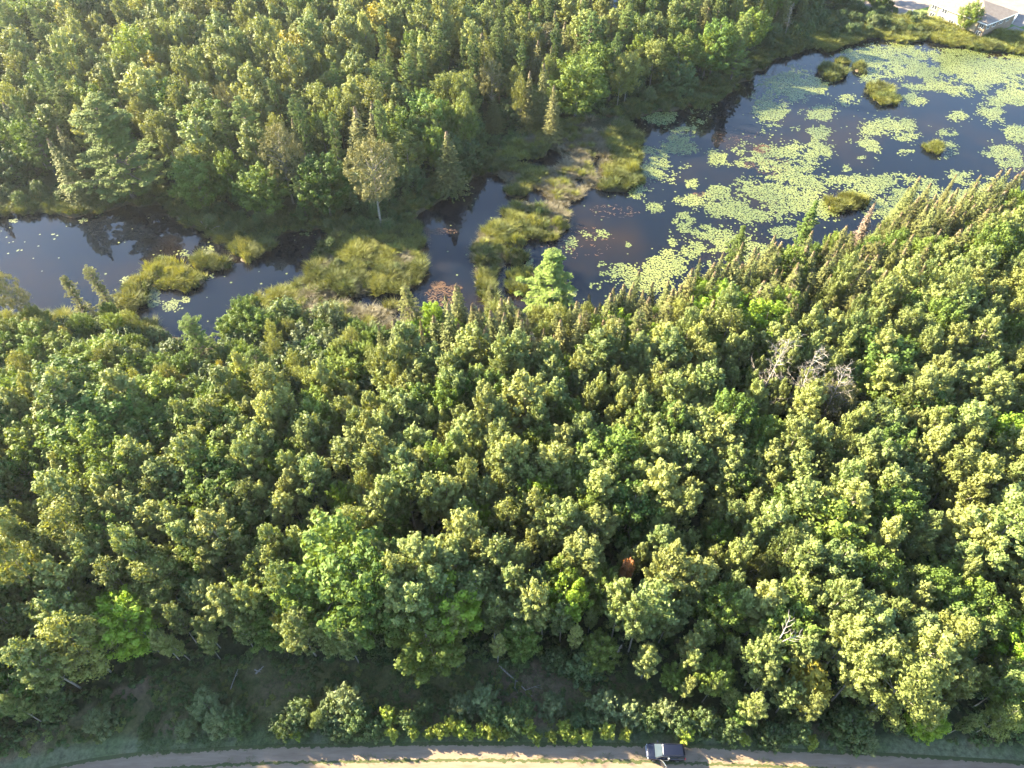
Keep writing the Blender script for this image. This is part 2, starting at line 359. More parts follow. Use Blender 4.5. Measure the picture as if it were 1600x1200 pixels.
def tussock(seed, n, h, r, mat, spread=.6, name='blades', wblade=.035):
    rs = np.random.RandomState(seed); b = MB(); a = rs.rand(n) * 6.283; q = r * np.sqrt(rs.rand(n)); base = np.stack([np.cos(a) * q, np.sin(a) * q, np.zeros(n) - .05], 1)
    a2 = a + rs.normal(size=n) * .8; k = (spread * (.3 + q / r) * (.5 + rs.rand(n)) * h)
    hh = h * (.6 + .5 * rs.rand(n))
    out = np.stack([np.cos(a2), np.sin(a2), np.zeros(n)], 1)
    mid = base + out * (k * .35)[:, None] + np.stack([0 * a, 0 * a, hh * .65], 1); tipp = base + out * k[:, None] + np.stack([0 * a, 0 * a, hh], 1)
    tw = rs.rand(n) * 6.28; sd_ = np.stack([np.cos(tw), np.sin(tw), 0 * tw], 1) * wblade
    V = np.stack([base - sd_, base + sd_, mid + sd_, mid - sd_, tipp], 1).reshape(-1, 3)
    F = []
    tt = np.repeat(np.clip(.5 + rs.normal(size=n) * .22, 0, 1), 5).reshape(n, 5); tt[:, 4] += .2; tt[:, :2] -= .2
    for i in range(n): F += [[5 * i, 5 * i + 1, 5 * i + 2, 5 * i + 3], [5 * i + 3, 5 * i + 2, 5 * i + 4]]
    b.v.append(V); b.f += F; b.t.append(np.clip(tt.ravel(), 0, 1)); b.n += len(V)
    return b.mesh(name, mat)
def clump(seed, R, H, n, ls, mat, name='leaves'):
    rs = np.random.RandomState(seed); b = MB(); m = 5
    for i in range(m):
        c = np.array([rs.normal() * R * .45, rs.normal() * R * .45, H * .3]); k = n // m
        d = rs.normal(size=(k, 3)); d[:, 2] = np.abs(d[:, 2]); d /= np.linalg.norm(d, axis=1, keepdims=True)
        b.leaves(c + d * (R * .55, R * .55, H * .7) * (rs.rand(k, 1) ** .4), d + rs.normal(size=(k, 3)) * .4 + (0, 0, .5), ls * (.7 + .6 * rs.rand(k)), np.clip(.5 + rs.normal() * .15 + rs.normal(size=k) * .15, 0, 1), rs)
    return b.mesh(name, mat)

# ------------------------------------------------------------------ scattering of uncountable cover (one object, geometry nodes)
def scatter(name, pts, rotz, scl, var, sources, label, cat):
    """sources: list of lists of meshes; each list makes one instance."""
    if len(pts) == 0: return None
    me = bpy.data.meshes.new(name); me.from_pydata(np.asarray(pts).tolist(), [], [])
    def att(n, t, arr, f='value'):
        a = me.attributes.new(n, t, 'POINT'); a.data.foreach_set(f, np.asarray(arr).ravel())
    N_ = len(pts); att('rz', 'FLOAT_VECTOR', np.stack([np.zeros(N_), np.zeros(N_), rotz], 1), 'vector')
    scl = np.asarray(scl, float); scl = np.repeat(scl[:, None], 3, 1) if scl.ndim == 1 else scl
    att('sc', 'FLOAT_VECTOR', scl, 'vector'); att('va', 'INT', np.asarray(var, int))
    o = bpy.data.objects.new(name, me); COL.objects.link(o); tag(o, label, cat, kind='stuff')
    ng = bpy.data.node_groups.new(name, 'GeometryNodeTree'); ng.interface.new_socket('Geometry', in_out='INPUT', socket_type='NodeSocketGeometry'); ng.interface.new_socket('Geometry', in_out='OUTPUT', socket_type='NodeSocketGeometry')
    gi = ng.nodes.new('NodeGroupInput'); go = ng.nodes.new('NodeGroupOutput'); jn = ng.nodes.new('GeometryNodeJoinGeometry')
    def named(n, dt):
        a = ng.nodes.new('GeometryNodeInputNamedAttribute'); a.data_type = dt; a.inputs[0].default_value = n; return a
    ar, as_, av = named('rz', 'FLOAT_VECTOR'), named('sc', 'FLOAT_VECTOR'), named('va', 'INT')
    for v, src in enumerate(sources):
        ip = ng.nodes.new('GeometryNodeInstanceOnPoints'); cp = ng.nodes.new('FunctionNodeCompare'); cp.data_type = 'INT'; cp.operation = 'EQUAL'
        ng.links.new(av.outputs['Attribute'], cp.inputs[2]); cp.inputs[3].default_value = v
        ng.links.new(gi.outputs[0], ip.inputs['Points']); ng.links.new(cp.outputs[0], ip.inputs['Selection'])
        j2 = ng.nodes.new('GeometryNodeJoinGeometry')
        for so in src:
            oi = ng.nodes.new('GeometryNodeObjectInfo'); oi.inputs['Object'].default_value = so; oi.inputs['As Instance'].default_value = False; oi.transform_space = 'ORIGINAL'
            ng.links.new(oi.outputs['Geometry'], j2.inputs[0])
        ng.links.new(j2.outputs[0], ip.inputs['Instance'])
        ng.links.new(ar.outputs['Attribute'], ip.inputs['Rotation']); ng.links.new(as_.outputs['Attribute'], ip.inputs['Scale'])
        ng.links.new(ip.outputs[0], jn.inputs[0])
    ng.links.new(jn.outputs[0], go.inputs[0])
    md = o.modifiers.new('scatter', 'NODES'); md.node_group = ng
    return o

# ------------------------------------------------------------------ the ground (one sheet to the horizon)
def shore_dist_field(): return B2
def build_ground():
    ex = [-4000, -2000, -1000, -600, -400, -320]; fx = [340, 420, 600, 1000, 2000, 4000]
    ey = [-4000, -1500, -600, -250, -100]; fy = [460, 600, 900, 1500, 3000, 6000]
    xs = np.concatenate([ex, ax, fx]); ys = np.concatenate([ey, ay, fy])
    X, Y = np.meshgrid(xs, ys); Z = terrain(X, Y)
    inner = (X > GX0 + 3) & (X < GX1 - 3) & (Y > GY0 + 3) & (Y < GY1 - 3)
    Z = np.where(inner, Z, np.maximum(Z, 1.2))
    ny, nx = X.shape
    V = np.stack([X, Y, Z], 2).reshape(-1, 3)
    i = np.arange(ny - 1)[:, None] * nx + np.arange(nx - 1)[None]
    F = np.stack([i, i + 1, i + nx + 1, i + nx], 2).reshape(-1, 4)
    me = bpy.data.meshes.new('ground'); me.vertices.add(len(V)); me.vertices.foreach_set('co', V.ravel())
    me.loops.add(F.size); me.loops.foreach_set('vertex_index', F.ravel()); me.polygons.add(len(F))
    me.polygons.foreach_set('loop_start', np.arange(0, F.size, 4)); me.update(calc_edges=True)
    me.polygons.foreach_set('use_smooth', [True] * len(F))
    px, py, dep = project(X, Y, 1.2)
    n1 = fbm(X * .12, Y * .12, 21, 4); n2 = fbm(X * .5, Y * .5, 31, 3)
    def C(r, g, b): return np.array([r, g, b])
    col = np.zeros((ny, nx, 3)) + C(.035, .042, .018)                          # leaf litter and low plants
    def put(mask, c, c2=None, nn=n1):
        c = C(*c); w = np.clip((nn - .38) * 4, 0, 1)[..., None] if c2 is not None else 0
        v = c * (1 - w) + (C(*c2) * w if c2 is not None else 0)
        m = np.clip(mask.astype(float), 0, 1)[..., None]; col[:] = col * (1 - m) + v * m
    wetb = np.clip(blur_any(B2, X, Y) * 2.5, 0, 1)
    put(wetb * .8, (.055, .055, .028), (.09, .07, .045))
    put(in_poly(MARSH, px, py), (.05, .042, .028), (.045, .05, .024))
    clear = in_poly(ROAD_EDGE + CLEAR_EDGE[::-1], px, py)
    put(clear, (.085, .085, .032), (.150, .108, .068))
    verge = in_poly([(a, b + 2) for a, b in ROAD_EDGE] + [(a, b - 30) for a, b in ROAD_EDGE[::-1]], px, py)
    put(verge, (.085, .105, .045), (.12, .125, .07), n2)
    put((Y < 23) & (Y > -40) & ~clear & ~verge, (.08, .10, .04), (.12, .11, .07), n2)
    # weed-brown mud under shallow water
    put((Z < .05), (.05, .035, .02), (.10, .06, .03))
    # lawn round the house
    put((px > 1395) & (py < 66) & (Z > .6), (.10, .16, .04), (.14, .19, .05), n2)
    put((px > 1330) & (px < 1440) & (py < 66) & (py > 10) & (Z > .3), (.06, .10, .035), (.10, .12, .04))
    ca = me.color_attributes.new('cover', 'FLOAT_COLOR', 'POINT')
    ca.data.foreach_set('color', np.concatenate([col, np.ones((ny, nx, 1))], 2).ravel())
    m, nt, N, L = new_mat('ground')
    out = N('ShaderNodeOutputMaterial'); at = N('ShaderNodeAttribute', attribute_name='cover'); tc = N('ShaderNodeTexCoord')
    no = N('ShaderNodeTexNoise'); no.inputs['Scale'].default_value = 1.6; no.inputs['Detail'].default_value = 8; no.inputs['Roughness'].default_value = .7; L(tc.outputs['Object'], no.inputs['Vector'])
    mr = N('ShaderNodeMapRange'); mr.inputs[1].default_value = .3; mr.inputs[2].default_value = .7; mr.inputs[3].default_value = .5; mr.inputs[4].default_value = 1.5; L(no.outputs['Fac'], mr.inputs[0])
    sc = N('ShaderNodeVectorMath', operation='SCALE'); L(at.outputs['Color'], sc.inputs[0]); L(mr.outputs[0], sc.inputs['Scale'])
    p = N('ShaderNodeBsdfPrincipled'); p.inputs['Roughness'].default_value = .95; p.inputs['Specular IOR Level'].default_value = .1; L(sc.outputs[0], p.inputs['Base Color'])
    bp = N('ShaderNodeBump'); bp.inputs['Strength'].default_value = .8; bp.inputs['Distance'].default_value = .15; L(no.outputs['Fac'], bp.inputs['Height']); L(bp.outputs[0], p.inputs['Normal'])
    L(p.outputs[0], out.inputs[0])
    return tag(link('ground', me, mat=m), 'forest floor, marsh and verges around the winding pond', kind='structure')
def blur_any(A, X, Y):
    i = np.clip(((X - GX0) / GS).astype(int), 0, len(ax) - 1); j = np.clip(((Y - GY0) / GS).astype(int), 0, len(ay) - 1); return A[j, i]
build_ground()

# the pond water
def water():
    b = MB(); b.add([(-4000 * 0 - 330, 20, 0), (345, 20, 0), (345, 455, 0), (-330, 455, 0)], [(0, 1, 2, 3)])
    m, nt, N, L = new_mat('pond_water')
    out = N('ShaderNodeOutputMaterial'); tc = N('ShaderNodeTexCoord')
    no = N('ShaderNodeTexNoise'); no.inputs['Scale'].default_value = .045; no.inputs['Detail'].default_value = 5; L(tc.outputs['Object'], no.inputs['Vector'])
    cr = N('ShaderNodeMapRange'); cr.inputs[1].default_value = .48; cr.inputs[2].default_value = .72; L(no.outputs['Fac'], cr.inputs[0])
    mx = N('ShaderNodeMix', data_type='RGBA'); mx.inputs[6].default_value = (.003, .0045, .008, 1); mx.inputs[7].default_value = (.016, .010, .006, 1); L(cr.outputs[0], mx.inputs[0])
    p = N('ShaderNodeBsdfPrincipled'); p.inputs['Roughness'].default_value = .025; p.inputs['IOR'].default_value = 1.33
    L(mx.outputs[2], p.inputs['Base Color'])
    n2 = N('ShaderNodeTexNoise'); n2.inputs['Scale'].default_value = .8; n2.inputs['Detail'].default_value = 3; L(tc.outputs['Object'], n2.inputs['Vector'])
    bp = N('ShaderNodeBump'); bp.inputs['Strength'].default_value = .05; bp.inputs['Distance'].default_value = .08; L(n2.outputs['Fac'], bp.inputs['Height']); L(bp.outputs[0], p.inputs['Normal'])
    L(p.outputs[0], out.inputs[0])
    tag(link('water', b.mesh('water', m)), 'dark still pond water', kind='structure')
water()

# the sandy two-track road
def road():
    E = np.array(ROAD_EDGE, float); xs = np.linspace(-300, 2100, 241); ys = np.interp(xs, E[:, 0], E[:, 1])
    k = np.ones(9) / 9; ys = np.convolve(np.pad(ys, 4, 'edge'), k, 'valid')
    P = np.array([ground(a, b_, 1.2) for a, b_ in zip(xs, ys)])
    T = np.gradient(P, axis=0); T /= np.linalg.norm(T, axis=1, keepdims=True); Nn = np.stack([T[:, 1], -T[:, 0]], 1)
    D = np.linspace(-.3, 6.6, 24); V = []; A = []
    for i in range(len(P)):
        for d in D:
            q = P[i] + Nn[i] * d; z = 1.225 + .03 * math.exp(-((d - 1.95) / .3) ** 2) - .02 * math.exp(-((d - 1.0) / .4) ** 2) - .02 * math.exp(-((d - 3.2) / .4) ** 2)
            V.append((q[0], q[1], z)); A.append(d)
    n = len(D); F = [(i * n + j, i * n + j + 1, (i + 1) * n + j + 1, (i + 1) * n + j) for i in range(len(P) - 1) for j in range(n - 1)]
    F = [f[::-1] for f in F]
    b = MB(); b.add(V, F, A)
    m, nt, N, L = new_mat('sandy_road')
    out = N('ShaderNodeOutputMaterial'); at = N('ShaderNodeAttribute', attribute_name='tint'); tc = N('ShaderNodeTexCoord')
    no = N('ShaderNodeTexNoise'); no.inputs['Scale'].default_value = .9; no.inputs['Detail'].default_value = 9; no.inputs['Roughness'].default_value = .7
    mp = N('ShaderNodeMapping'); mp.inputs['Scale'].default_value = (.35, 2.2, 1); L(tc.outputs['Object'], mp.inputs[0]); L(mp.outputs[0], no.inputs['Vector'])
    nn = N('ShaderNodeTexNoise'); nn.inputs['Scale'].default_value = 1.7; nn.inputs['Detail'].default_value = 6; L(tc.outputs['Object'], nn.inputs['Vector'])
    def math_(op, a, b_):
        q = N('ShaderNodeMath', operation=op)
        for i, v in enumerate((a, b_)):
            if hasattr(v, 'is_output'): L(v, q.inputs[i])
            else: q.inputs[i].default_value = v
        return q.outputs[0]
    d = math_('ADD', at.outputs['Fac'], math_('MULTIPLY', math_('SUBTRACT', nn.outputs['Fac'], .5), .9))
    mid = math_('ABSOLUTE', math_('SUBTRACT', d, 1.75), 0)
    grass = math_('LESS_THAN', mid, .17)
    edge = math_('LESS_THAN', d, .12)
    g = math_('MAXIMUM', grass, edge)
    rut = N('ShaderNodeMapRange'); rut.inputs[1].default_value = .3; rut.inputs[2].default_value = .7; L(no.outputs['Fac'], rut.inputs[0])
    sand = N('ShaderNodeMix', data_type='RGBA'); sand.inputs[6].default_value = (.15, .108, .076, 1); sand.inputs[7].default_value = (.225, .168, .122, 1); L(rut.outputs[0], sand.inputs[0])
    gr = N('ShaderNodeMix', data_type='RGBA'); gr.inputs[6].default_value = (.035, .05, .018, 1); gr.inputs[7].default_value = (.085, .085, .035, 1); L(nn.outputs['Fac'], gr.inputs[0])
    mx = N('ShaderNodeMix', data_type='RGBA'); L(g, mx.inputs[0]); L(sand.outputs[2], mx.inputs[6]); L(gr.outputs[2], mx.inputs[7])
    p = N('ShaderNodeBsdfPrincipled'); p.inputs['Roughness'].default_value = .95; p.inputs['Specular IOR Level'].default_value = .15; L(mx.outputs[2], p.inputs['Base Color'])
    bp = N('ShaderNodeBump'); bp.inputs['Strength'].default_value = .5; bp.inputs['Distance'].default_value = .05; L(no.outputs['Fac'], bp.inputs['Height']); L(bp.outputs[0], p.inputs['Normal'])
    L(p.outputs[0], out.inputs[0])
    tag(link('road', b.mesh('road', m)), 'sandy two-track road with a grassy middle strip', kind='structure')
    return P, Nn
ROAD_P, ROAD_N = road()

# ------------------------------------------------------------------ lily pads and floating weed
LILY = [(1250, 137, 38, 20, 1), (1205, 165, 25, 28, 1), (1278, 178, 22, 12, 1), (1283, 205, 17, 9, 1), (1285, 188, 12, 5, .8), (1243, 200, 8, 6, .8),
 (1360, 88, 38, 14, 1), (1412, 85, 45, 16, 1), (1450, 110, 50, 12, 1), (1500, 92, 60, 20, 1), (1550, 105, 60, 20, 1), (1600, 95, 40, 18, 1), (1507, 133, 35, 14, 1), (1445, 135, 22, 6, 1), (1590, 150, 30, 12, 1), (1550, 168, 20, 17, .9), (1590, 135, 20, 6, .8),
 (1360, 120, 20, 9, .85), (1430, 155, 16, 9, .85), (1330, 157, 20, 10, .5), (1497, 180, 12, 6, .9), (1482, 207, 17, 6, .9), (1385, 200, 30, 12, 1), (1420, 195, 12, 12, 1), (1412, 213, 20, 6, 1), (1360, 228, 15, 10, 1), (1412, 238, 16, 5, .9), (1383, 222, 8, 4, .8),
 (1487, 235, 16, 12, .8), (1592, 212, 18, 14, 1), (1572, 242, 25, 17, .9), (1245, 248, 48, 26, 1), (1205, 245, 40, 18, .95), (1322, 263, 6, 6, .9), (1310, 272, 8, 5, .6), (1345, 245, 5, 3, .8), (1350, 285, 60, 12, 1), (1410, 280, 20, 10, 1), (1240, 290, 50, 20, 1), (1450, 288, 25, 10, .8),
 (1025, 262, 25, 20, 1), (1000, 297, 17, 12, 1), (1025, 326, 13, 10, .9), (1035, 185, 25, 12, .9), (1062, 225, 22, 15, 1), (1012, 235, 15, 6, .8), (1072, 205, 22, 8, .9), (1090, 180, 25, 18, .6), (1117, 245, 18, 12, .7), (1150, 257, 14, 6, .8), (1157, 233, 15, 8, .8),
 (1125, 300, 20, 12, .9), (1087, 287, 12, 6, .8), (1070, 315, 25, 8, .8), (1067, 350, 18, 18, .95), (1100, 363, 22, 10, 1), (1052, 378, 6, 6, .9), (1175, 300, 30, 20, 1), (1137, 325, 35, 15, 1), (1175, 335, 30, 12, 1), (1072, 260, 10, 6, .6),
 (1087, 390, 18, 12, 1), (1037, 418, 28, 18, 1.05), (975, 420, 18, 12, .9), (940, 412, 7, 5, .8), (932, 366, 16, 8, .75), (982, 384, 4, 4, .8), (950, 435, 15, 10, .6), (930, 447, 12, 6, .7), (892, 385, 10, 12, .55), (825, 408, 8, 10, .7), (892, 460, 15, 6, .8),
 (1237, 312, 50, 25, 1), (1212, 295, 30, 20, 1), (1305, 285, 15, 10, 1), (1375, 285, 35, 12, 1), (1280, 300, 20, 10, 1), (1350, 295, 40, 12, 1), (1512, 280, 30, 12, .75), (1500, 310, 30, 15, 1), (1220, 335, 30, 12, 1), (1565, 255, 20, 6, .8), (1225, 362, 20, 10, .7), (1390, 320, 30, 16, 1),
 (1430, 300, 40, 12, 1), (1290, 330, 22, 18, 1), (1150, 380, 40, 20, .6), (1010, 440, 40, 14, .9), (1180, 395, 30, 18, .9), (1120, 400, 20, 14, .9), (1560, 300, 30, 20, .9),
 (95, 345, 16, 6, .35), (200, 440, 12, 8, .65), (268, 475, 12, 8, .85), (290, 470, 8, 6, .7), (240, 462, 9, 14, .95), (22, 345, 10, 4, .7), (70, 368, 26, 10, .2), (130, 345, 8, 5, .5), (328, 388, 6, 4, .7), (325, 432, 8, 5, .8), (300, 395, 30, 10, .25), (470, 370, 20, 8, .5), (440, 350, 14, 8, .3), (250, 400, 40, 12, .12), (30, 390, 30, 14, .12), (300, 515, 10, 8, .4)]
def lilies():
    rs = np.random.RandomState(5)
    def field(x, y, amp=.55, pnt=1.0):
        px, py, dep = project(x, y, 0)
        f = np.full(x.shape, -9.)
        for cx, cy, rx, ry, w in LILY:
            d = np.sqrt(((px - cx) / rx) ** 2 + ((py - cy) / ry) ** 2)
            f = np.maximum(f, np.minimum(1.25 - d, .55) + (w - 1) * .9)
        n = fbm(x * .22, y * .22, 41, 5) - .5; n2 = fbm(x * .9, y * .9, 51, 2) - .5
        return f + n * 1.9 + n2 * .9, px, py
    s = .34
    gx = np.arange(-150, 250, s); gy = np.arange(95, 262, s); X, Y = np.meshgrid(gx, gy)
    X = (X + rs.uniform(-.5, .5, X.shape) * s).ravel(); Y = (Y + rs.uniform(-.5, .5, Y.shape) * s).ravel()
    px, py, _ = project(X, Y, 0); ok = (px > -60) & (px < 1680) & (py > 40) & (py < 560) & (terrain(X, Y) < -.12)
    X, Y = X[ok], Y[ok]
    f, px, py = field(X, Y)
    keep = (f > .22) | ((f > -.15) & (rs.rand(len(X)) < .18)) | (rs.rand(len(X)) < .0035)
    X, Y, px, py = X[keep], Y[keep], px[keep], py[keep]; n = len(X)
    r = s * rs.uniform(.42, .78, n); a0 = rs.rand(n) * 6.28; k = 6
    ang = a0[:, None] + np.arange(k)[None] * 2 * pi / k + rs.normal(size=(n, k)) * .08
    zz = (.012 + .035 * rs.rand(n))[:, None] + .012 * rs.normal(size=(n, k)).clip(-.8, .8)
    V = np.stack([X[:, None] + np.cos(ang) * r[:, None], Y[:, None] + np.sin(ang) * r[:, None], zz], 2)
    T = np.clip(.5 + (fbm(X * .1, Y * .1, 71, 3) - .5) * 1.8 + rs.normal(size=n) * .28, 0, 1)
    for nm, lab, msk in (('lily_pads', 'sheets of floating lily pads across the wide right pond', px > 700), ('lily_pads', 'scattered lily pads on the narrow left pond', px <= 700)):
        idx = np.where(msk)[0]; b = MB(); b.add(V[idx].reshape(-1, 3), np.arange(len(idx) * k).reshape(-1, k), np.repeat(T[idx], k))
        tag(link(nm, b.mesh(nm, M['pad'])), lab, 'lily pads', kind='stuff')
    b = MB()
    for cx, cy, rx, ry, cnt in ((690, 462, 26, 16, 260), (684, 445, 12, 6, 110), (712, 450, 10, 5, 60), (1190, 233, 14, 7, 140), (1170, 258, 10, 5, 50), (1150, 215, 40, 18, 60), (900, 378, 60, 26, 100), (960, 330, 40, 12, 60), (665, 375, 8, 22, 120), (690, 362, 25, 5, 70), (1210, 262, 30, 16, 90), (1095, 305, 14, 5, 50)):
        for i in range(cnt):
            a = rs.rand() * 6.28; q = math.sqrt(rs.rand()); x, y = ground(cx + rx * q * cos(a), cy + ry * q * sin(a), 0)
            L_ = .15 + .4 * rs.rand(); w = .04 + .05 * rs.rand(); t = rs.normal() * .7; z = .01 + .03 * rs.rand()
            u = np.array([cos(t), sin(t)]) * L_; v = np.array([-sin(t), cos(t)]) * w
            b.add([(x - u[0], y - u[1], z), (x + v[0], y + v[1], z), (x + u[0], y + u[1], z + .02), (x - v[0], y - v[1], z)], [(3, 2, 1, 0)], rs.rand())
    tag(link('floating_weed', b.mesh('floating_weed', M['weed'])), 'reddish brown dead weed floating in the shallows', 'pond weed', kind='stuff')
lilies()

# ------------------------------------------------------------------ tree kinds (library of variants)
LIB = {}
def lib(kind, variants, H): LIB[kind] = (variants, H)
def mkl(f, seeds): return [f(s) for s in seeds]
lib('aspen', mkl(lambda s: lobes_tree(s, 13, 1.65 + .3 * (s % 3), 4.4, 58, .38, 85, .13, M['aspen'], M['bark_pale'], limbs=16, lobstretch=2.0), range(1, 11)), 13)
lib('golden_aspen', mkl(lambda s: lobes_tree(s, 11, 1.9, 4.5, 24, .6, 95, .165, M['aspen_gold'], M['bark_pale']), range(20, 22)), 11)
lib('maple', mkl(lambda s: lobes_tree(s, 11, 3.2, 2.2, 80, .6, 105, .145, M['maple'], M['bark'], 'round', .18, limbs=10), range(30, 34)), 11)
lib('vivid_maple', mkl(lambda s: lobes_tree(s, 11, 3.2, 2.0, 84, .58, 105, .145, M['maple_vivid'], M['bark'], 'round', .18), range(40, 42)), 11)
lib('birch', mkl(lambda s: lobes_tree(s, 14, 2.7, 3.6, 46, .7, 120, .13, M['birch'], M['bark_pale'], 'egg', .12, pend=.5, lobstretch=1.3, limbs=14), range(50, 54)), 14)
lib('alder_shrub', mkl(lambda s: lobes_tree(s, 5, 2.5, .4, 44, .55, 90, .15, M['shrub'], M['bark'], 'dome', .07, limbs=12), range(60, 64)), 5)
lib('willow_shrub', mkl(lambda s: lobes_tree(s, 4.5, 2.4, .4, 40, .5, 110, .12, M['willow'], M['bark'], 'dome', .07, limbs=12, up=.5), range(70, 73)), 4.5)
lib('sapling', mkl(lambda s: lobes_tree(s, 3.2, 1.0, .6, 17, .36, 60, .13, M['sapling'], M['bark'], 'dome', .04, limbs=8), range(80, 84)), 3.2)
lib('red_sapling', mkl(lambda s: lobes_tree(s, 5, .8, 2.6, 14, .35, 60, .13, M['red'], M['bark'], 'cone', .05, limbs=6), range(85, 86)), 5)
def pairwood(t): return (t[0], t[1])
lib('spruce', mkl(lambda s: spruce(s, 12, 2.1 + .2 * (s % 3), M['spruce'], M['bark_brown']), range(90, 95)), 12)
lib('tamarack', mkl(lambda s: pine(s, 12, 2.3, M['tamarack'], M['bark_brown'], .08, .6, .92, .3, per=17, needle=.24), range(120, 123)), 12)
lib('dead_spruce', mkl(lambda s: spruce(s, 12, 1.5, M['spruce_dead'], M['bark']), range(96, 97)), 12)
lib('white_pine', mkl(lambda s: pine(s, 20, 5.6, M['pine'], M['bark_brown'], .16), range(100, 103)), 20)
lib('bright_pine', mkl(lambda s: pine(s, 17, 4.2, M['pine_bright'], M['bark_brown'], .2, .95, 1, .45), range(104, 106)), 17)
lib('grey_pine', mkl(lambda s: lobes_tree(s, 20, 5.6, 7.5, 125, .72, 70, .15, M['pine_grey'], M['bark_pale'], 'round', .28, limbs=45, lobstretch=1.1), range(107, 109)), 20)
lib('soft_pine', mkl(lambda s: pine(s, 12, 5.0, M['pine_bright'], M['bark_brown'], .15, .75, 1, .42, per=24, needle=.3), range(114, 116)), 12)
lib('dead_pine', mkl(lambda s: dead_tree(s, 15, 4.6, n1=24, lean=(1.0, .4)), range(110, 113)), 15)

SPEC = {   # kind: (object name, words for the label, category, group)
 'aspen': ('aspen_tree', 'pale green aspen', 'tree', 'aspens in the forest canopy'),
 'golden_aspen': ('golden_aspen', 'yellow-tinged aspen', 'tree', 'yellowing aspens'),
 'maple': ('maple_tree', 'deep green broad maple', 'tree', 'maples among the aspens'),
 'vivid_maple': ('bright_maple', 'vivid yellow-green maple', 'tree', 'vivid green maples'),
 'birch': ('birch_tree', 'olive fine-leaved birch', 'tree', 'birches in the forest'),
 'alder_shrub': ('alder_shrub', 'dark green rounded alder shrub', 'shrub', 'alder shrubs'),
 'willow_shrub': ('willow_shrub', 'grey-green willow shrub', 'shrub', 'willow shrubs'),
 'sapling': ('roadside_sapling', 'bright yellow-green sapling', 'sapling', 'saplings along the road verge'),
 'red_sapling': ('red_sapling', 'small reddish-orange sapling', 'sapling', None),
 'spruce': ('spruce_tree', 'narrow pointed spruce', 'tree', 'spruces along the shore'),
 'tamarack': ('tamarack_tree', 'ragged olive-brown conifer', 'tree', 'ragged conifers along the shore'),
 'dead_spruce': ('dead_spruce', 'pinkish-brown dead spruce', 'tree', None),
 'white_pine': ('white_pine', 'feathery green white pine', 'tree', 'white pines beyond the pond'),
 'bright_pine': ('bright_pine', 'bright yellow-green soft pine', 'tree', 'bright soft pines'),
 'soft_pine': ('soft_pine', 'wide soft-needled pale green pine', 'tree', 'wide soft pines by the left pond'),
 'grey_pine': ('grey_pine', 'grey-green thin-crowned pine', 'tree', 'grey thin-crowned pines'),
 'dead_pine': ('dead_pine', 'bare bleached dead pine', 'tree', 'bare dead pines'),
}
TREES = []      # kind, variant, x, y, z, width scale, height scale, rotation, tilt, own label, forced
def add_tree(kind, x, y, H, wide=1.0, label=None, tilt=(0, 0), forced=False, var=None, z=None):
    vs, h0 = LIB[kind]; v = rnd.randrange(len(vs)) if var is None else var % len(vs)
    sz = H / h0; TREES.append(dict(kind=kind, v=v, x=x, y=y, z=(tz(x, y) - .05) if z is None else z, sw=sz * wide, sz=sz, r=rnd.random() * 6.28, tilt=tilt, label=label, forced=forced))
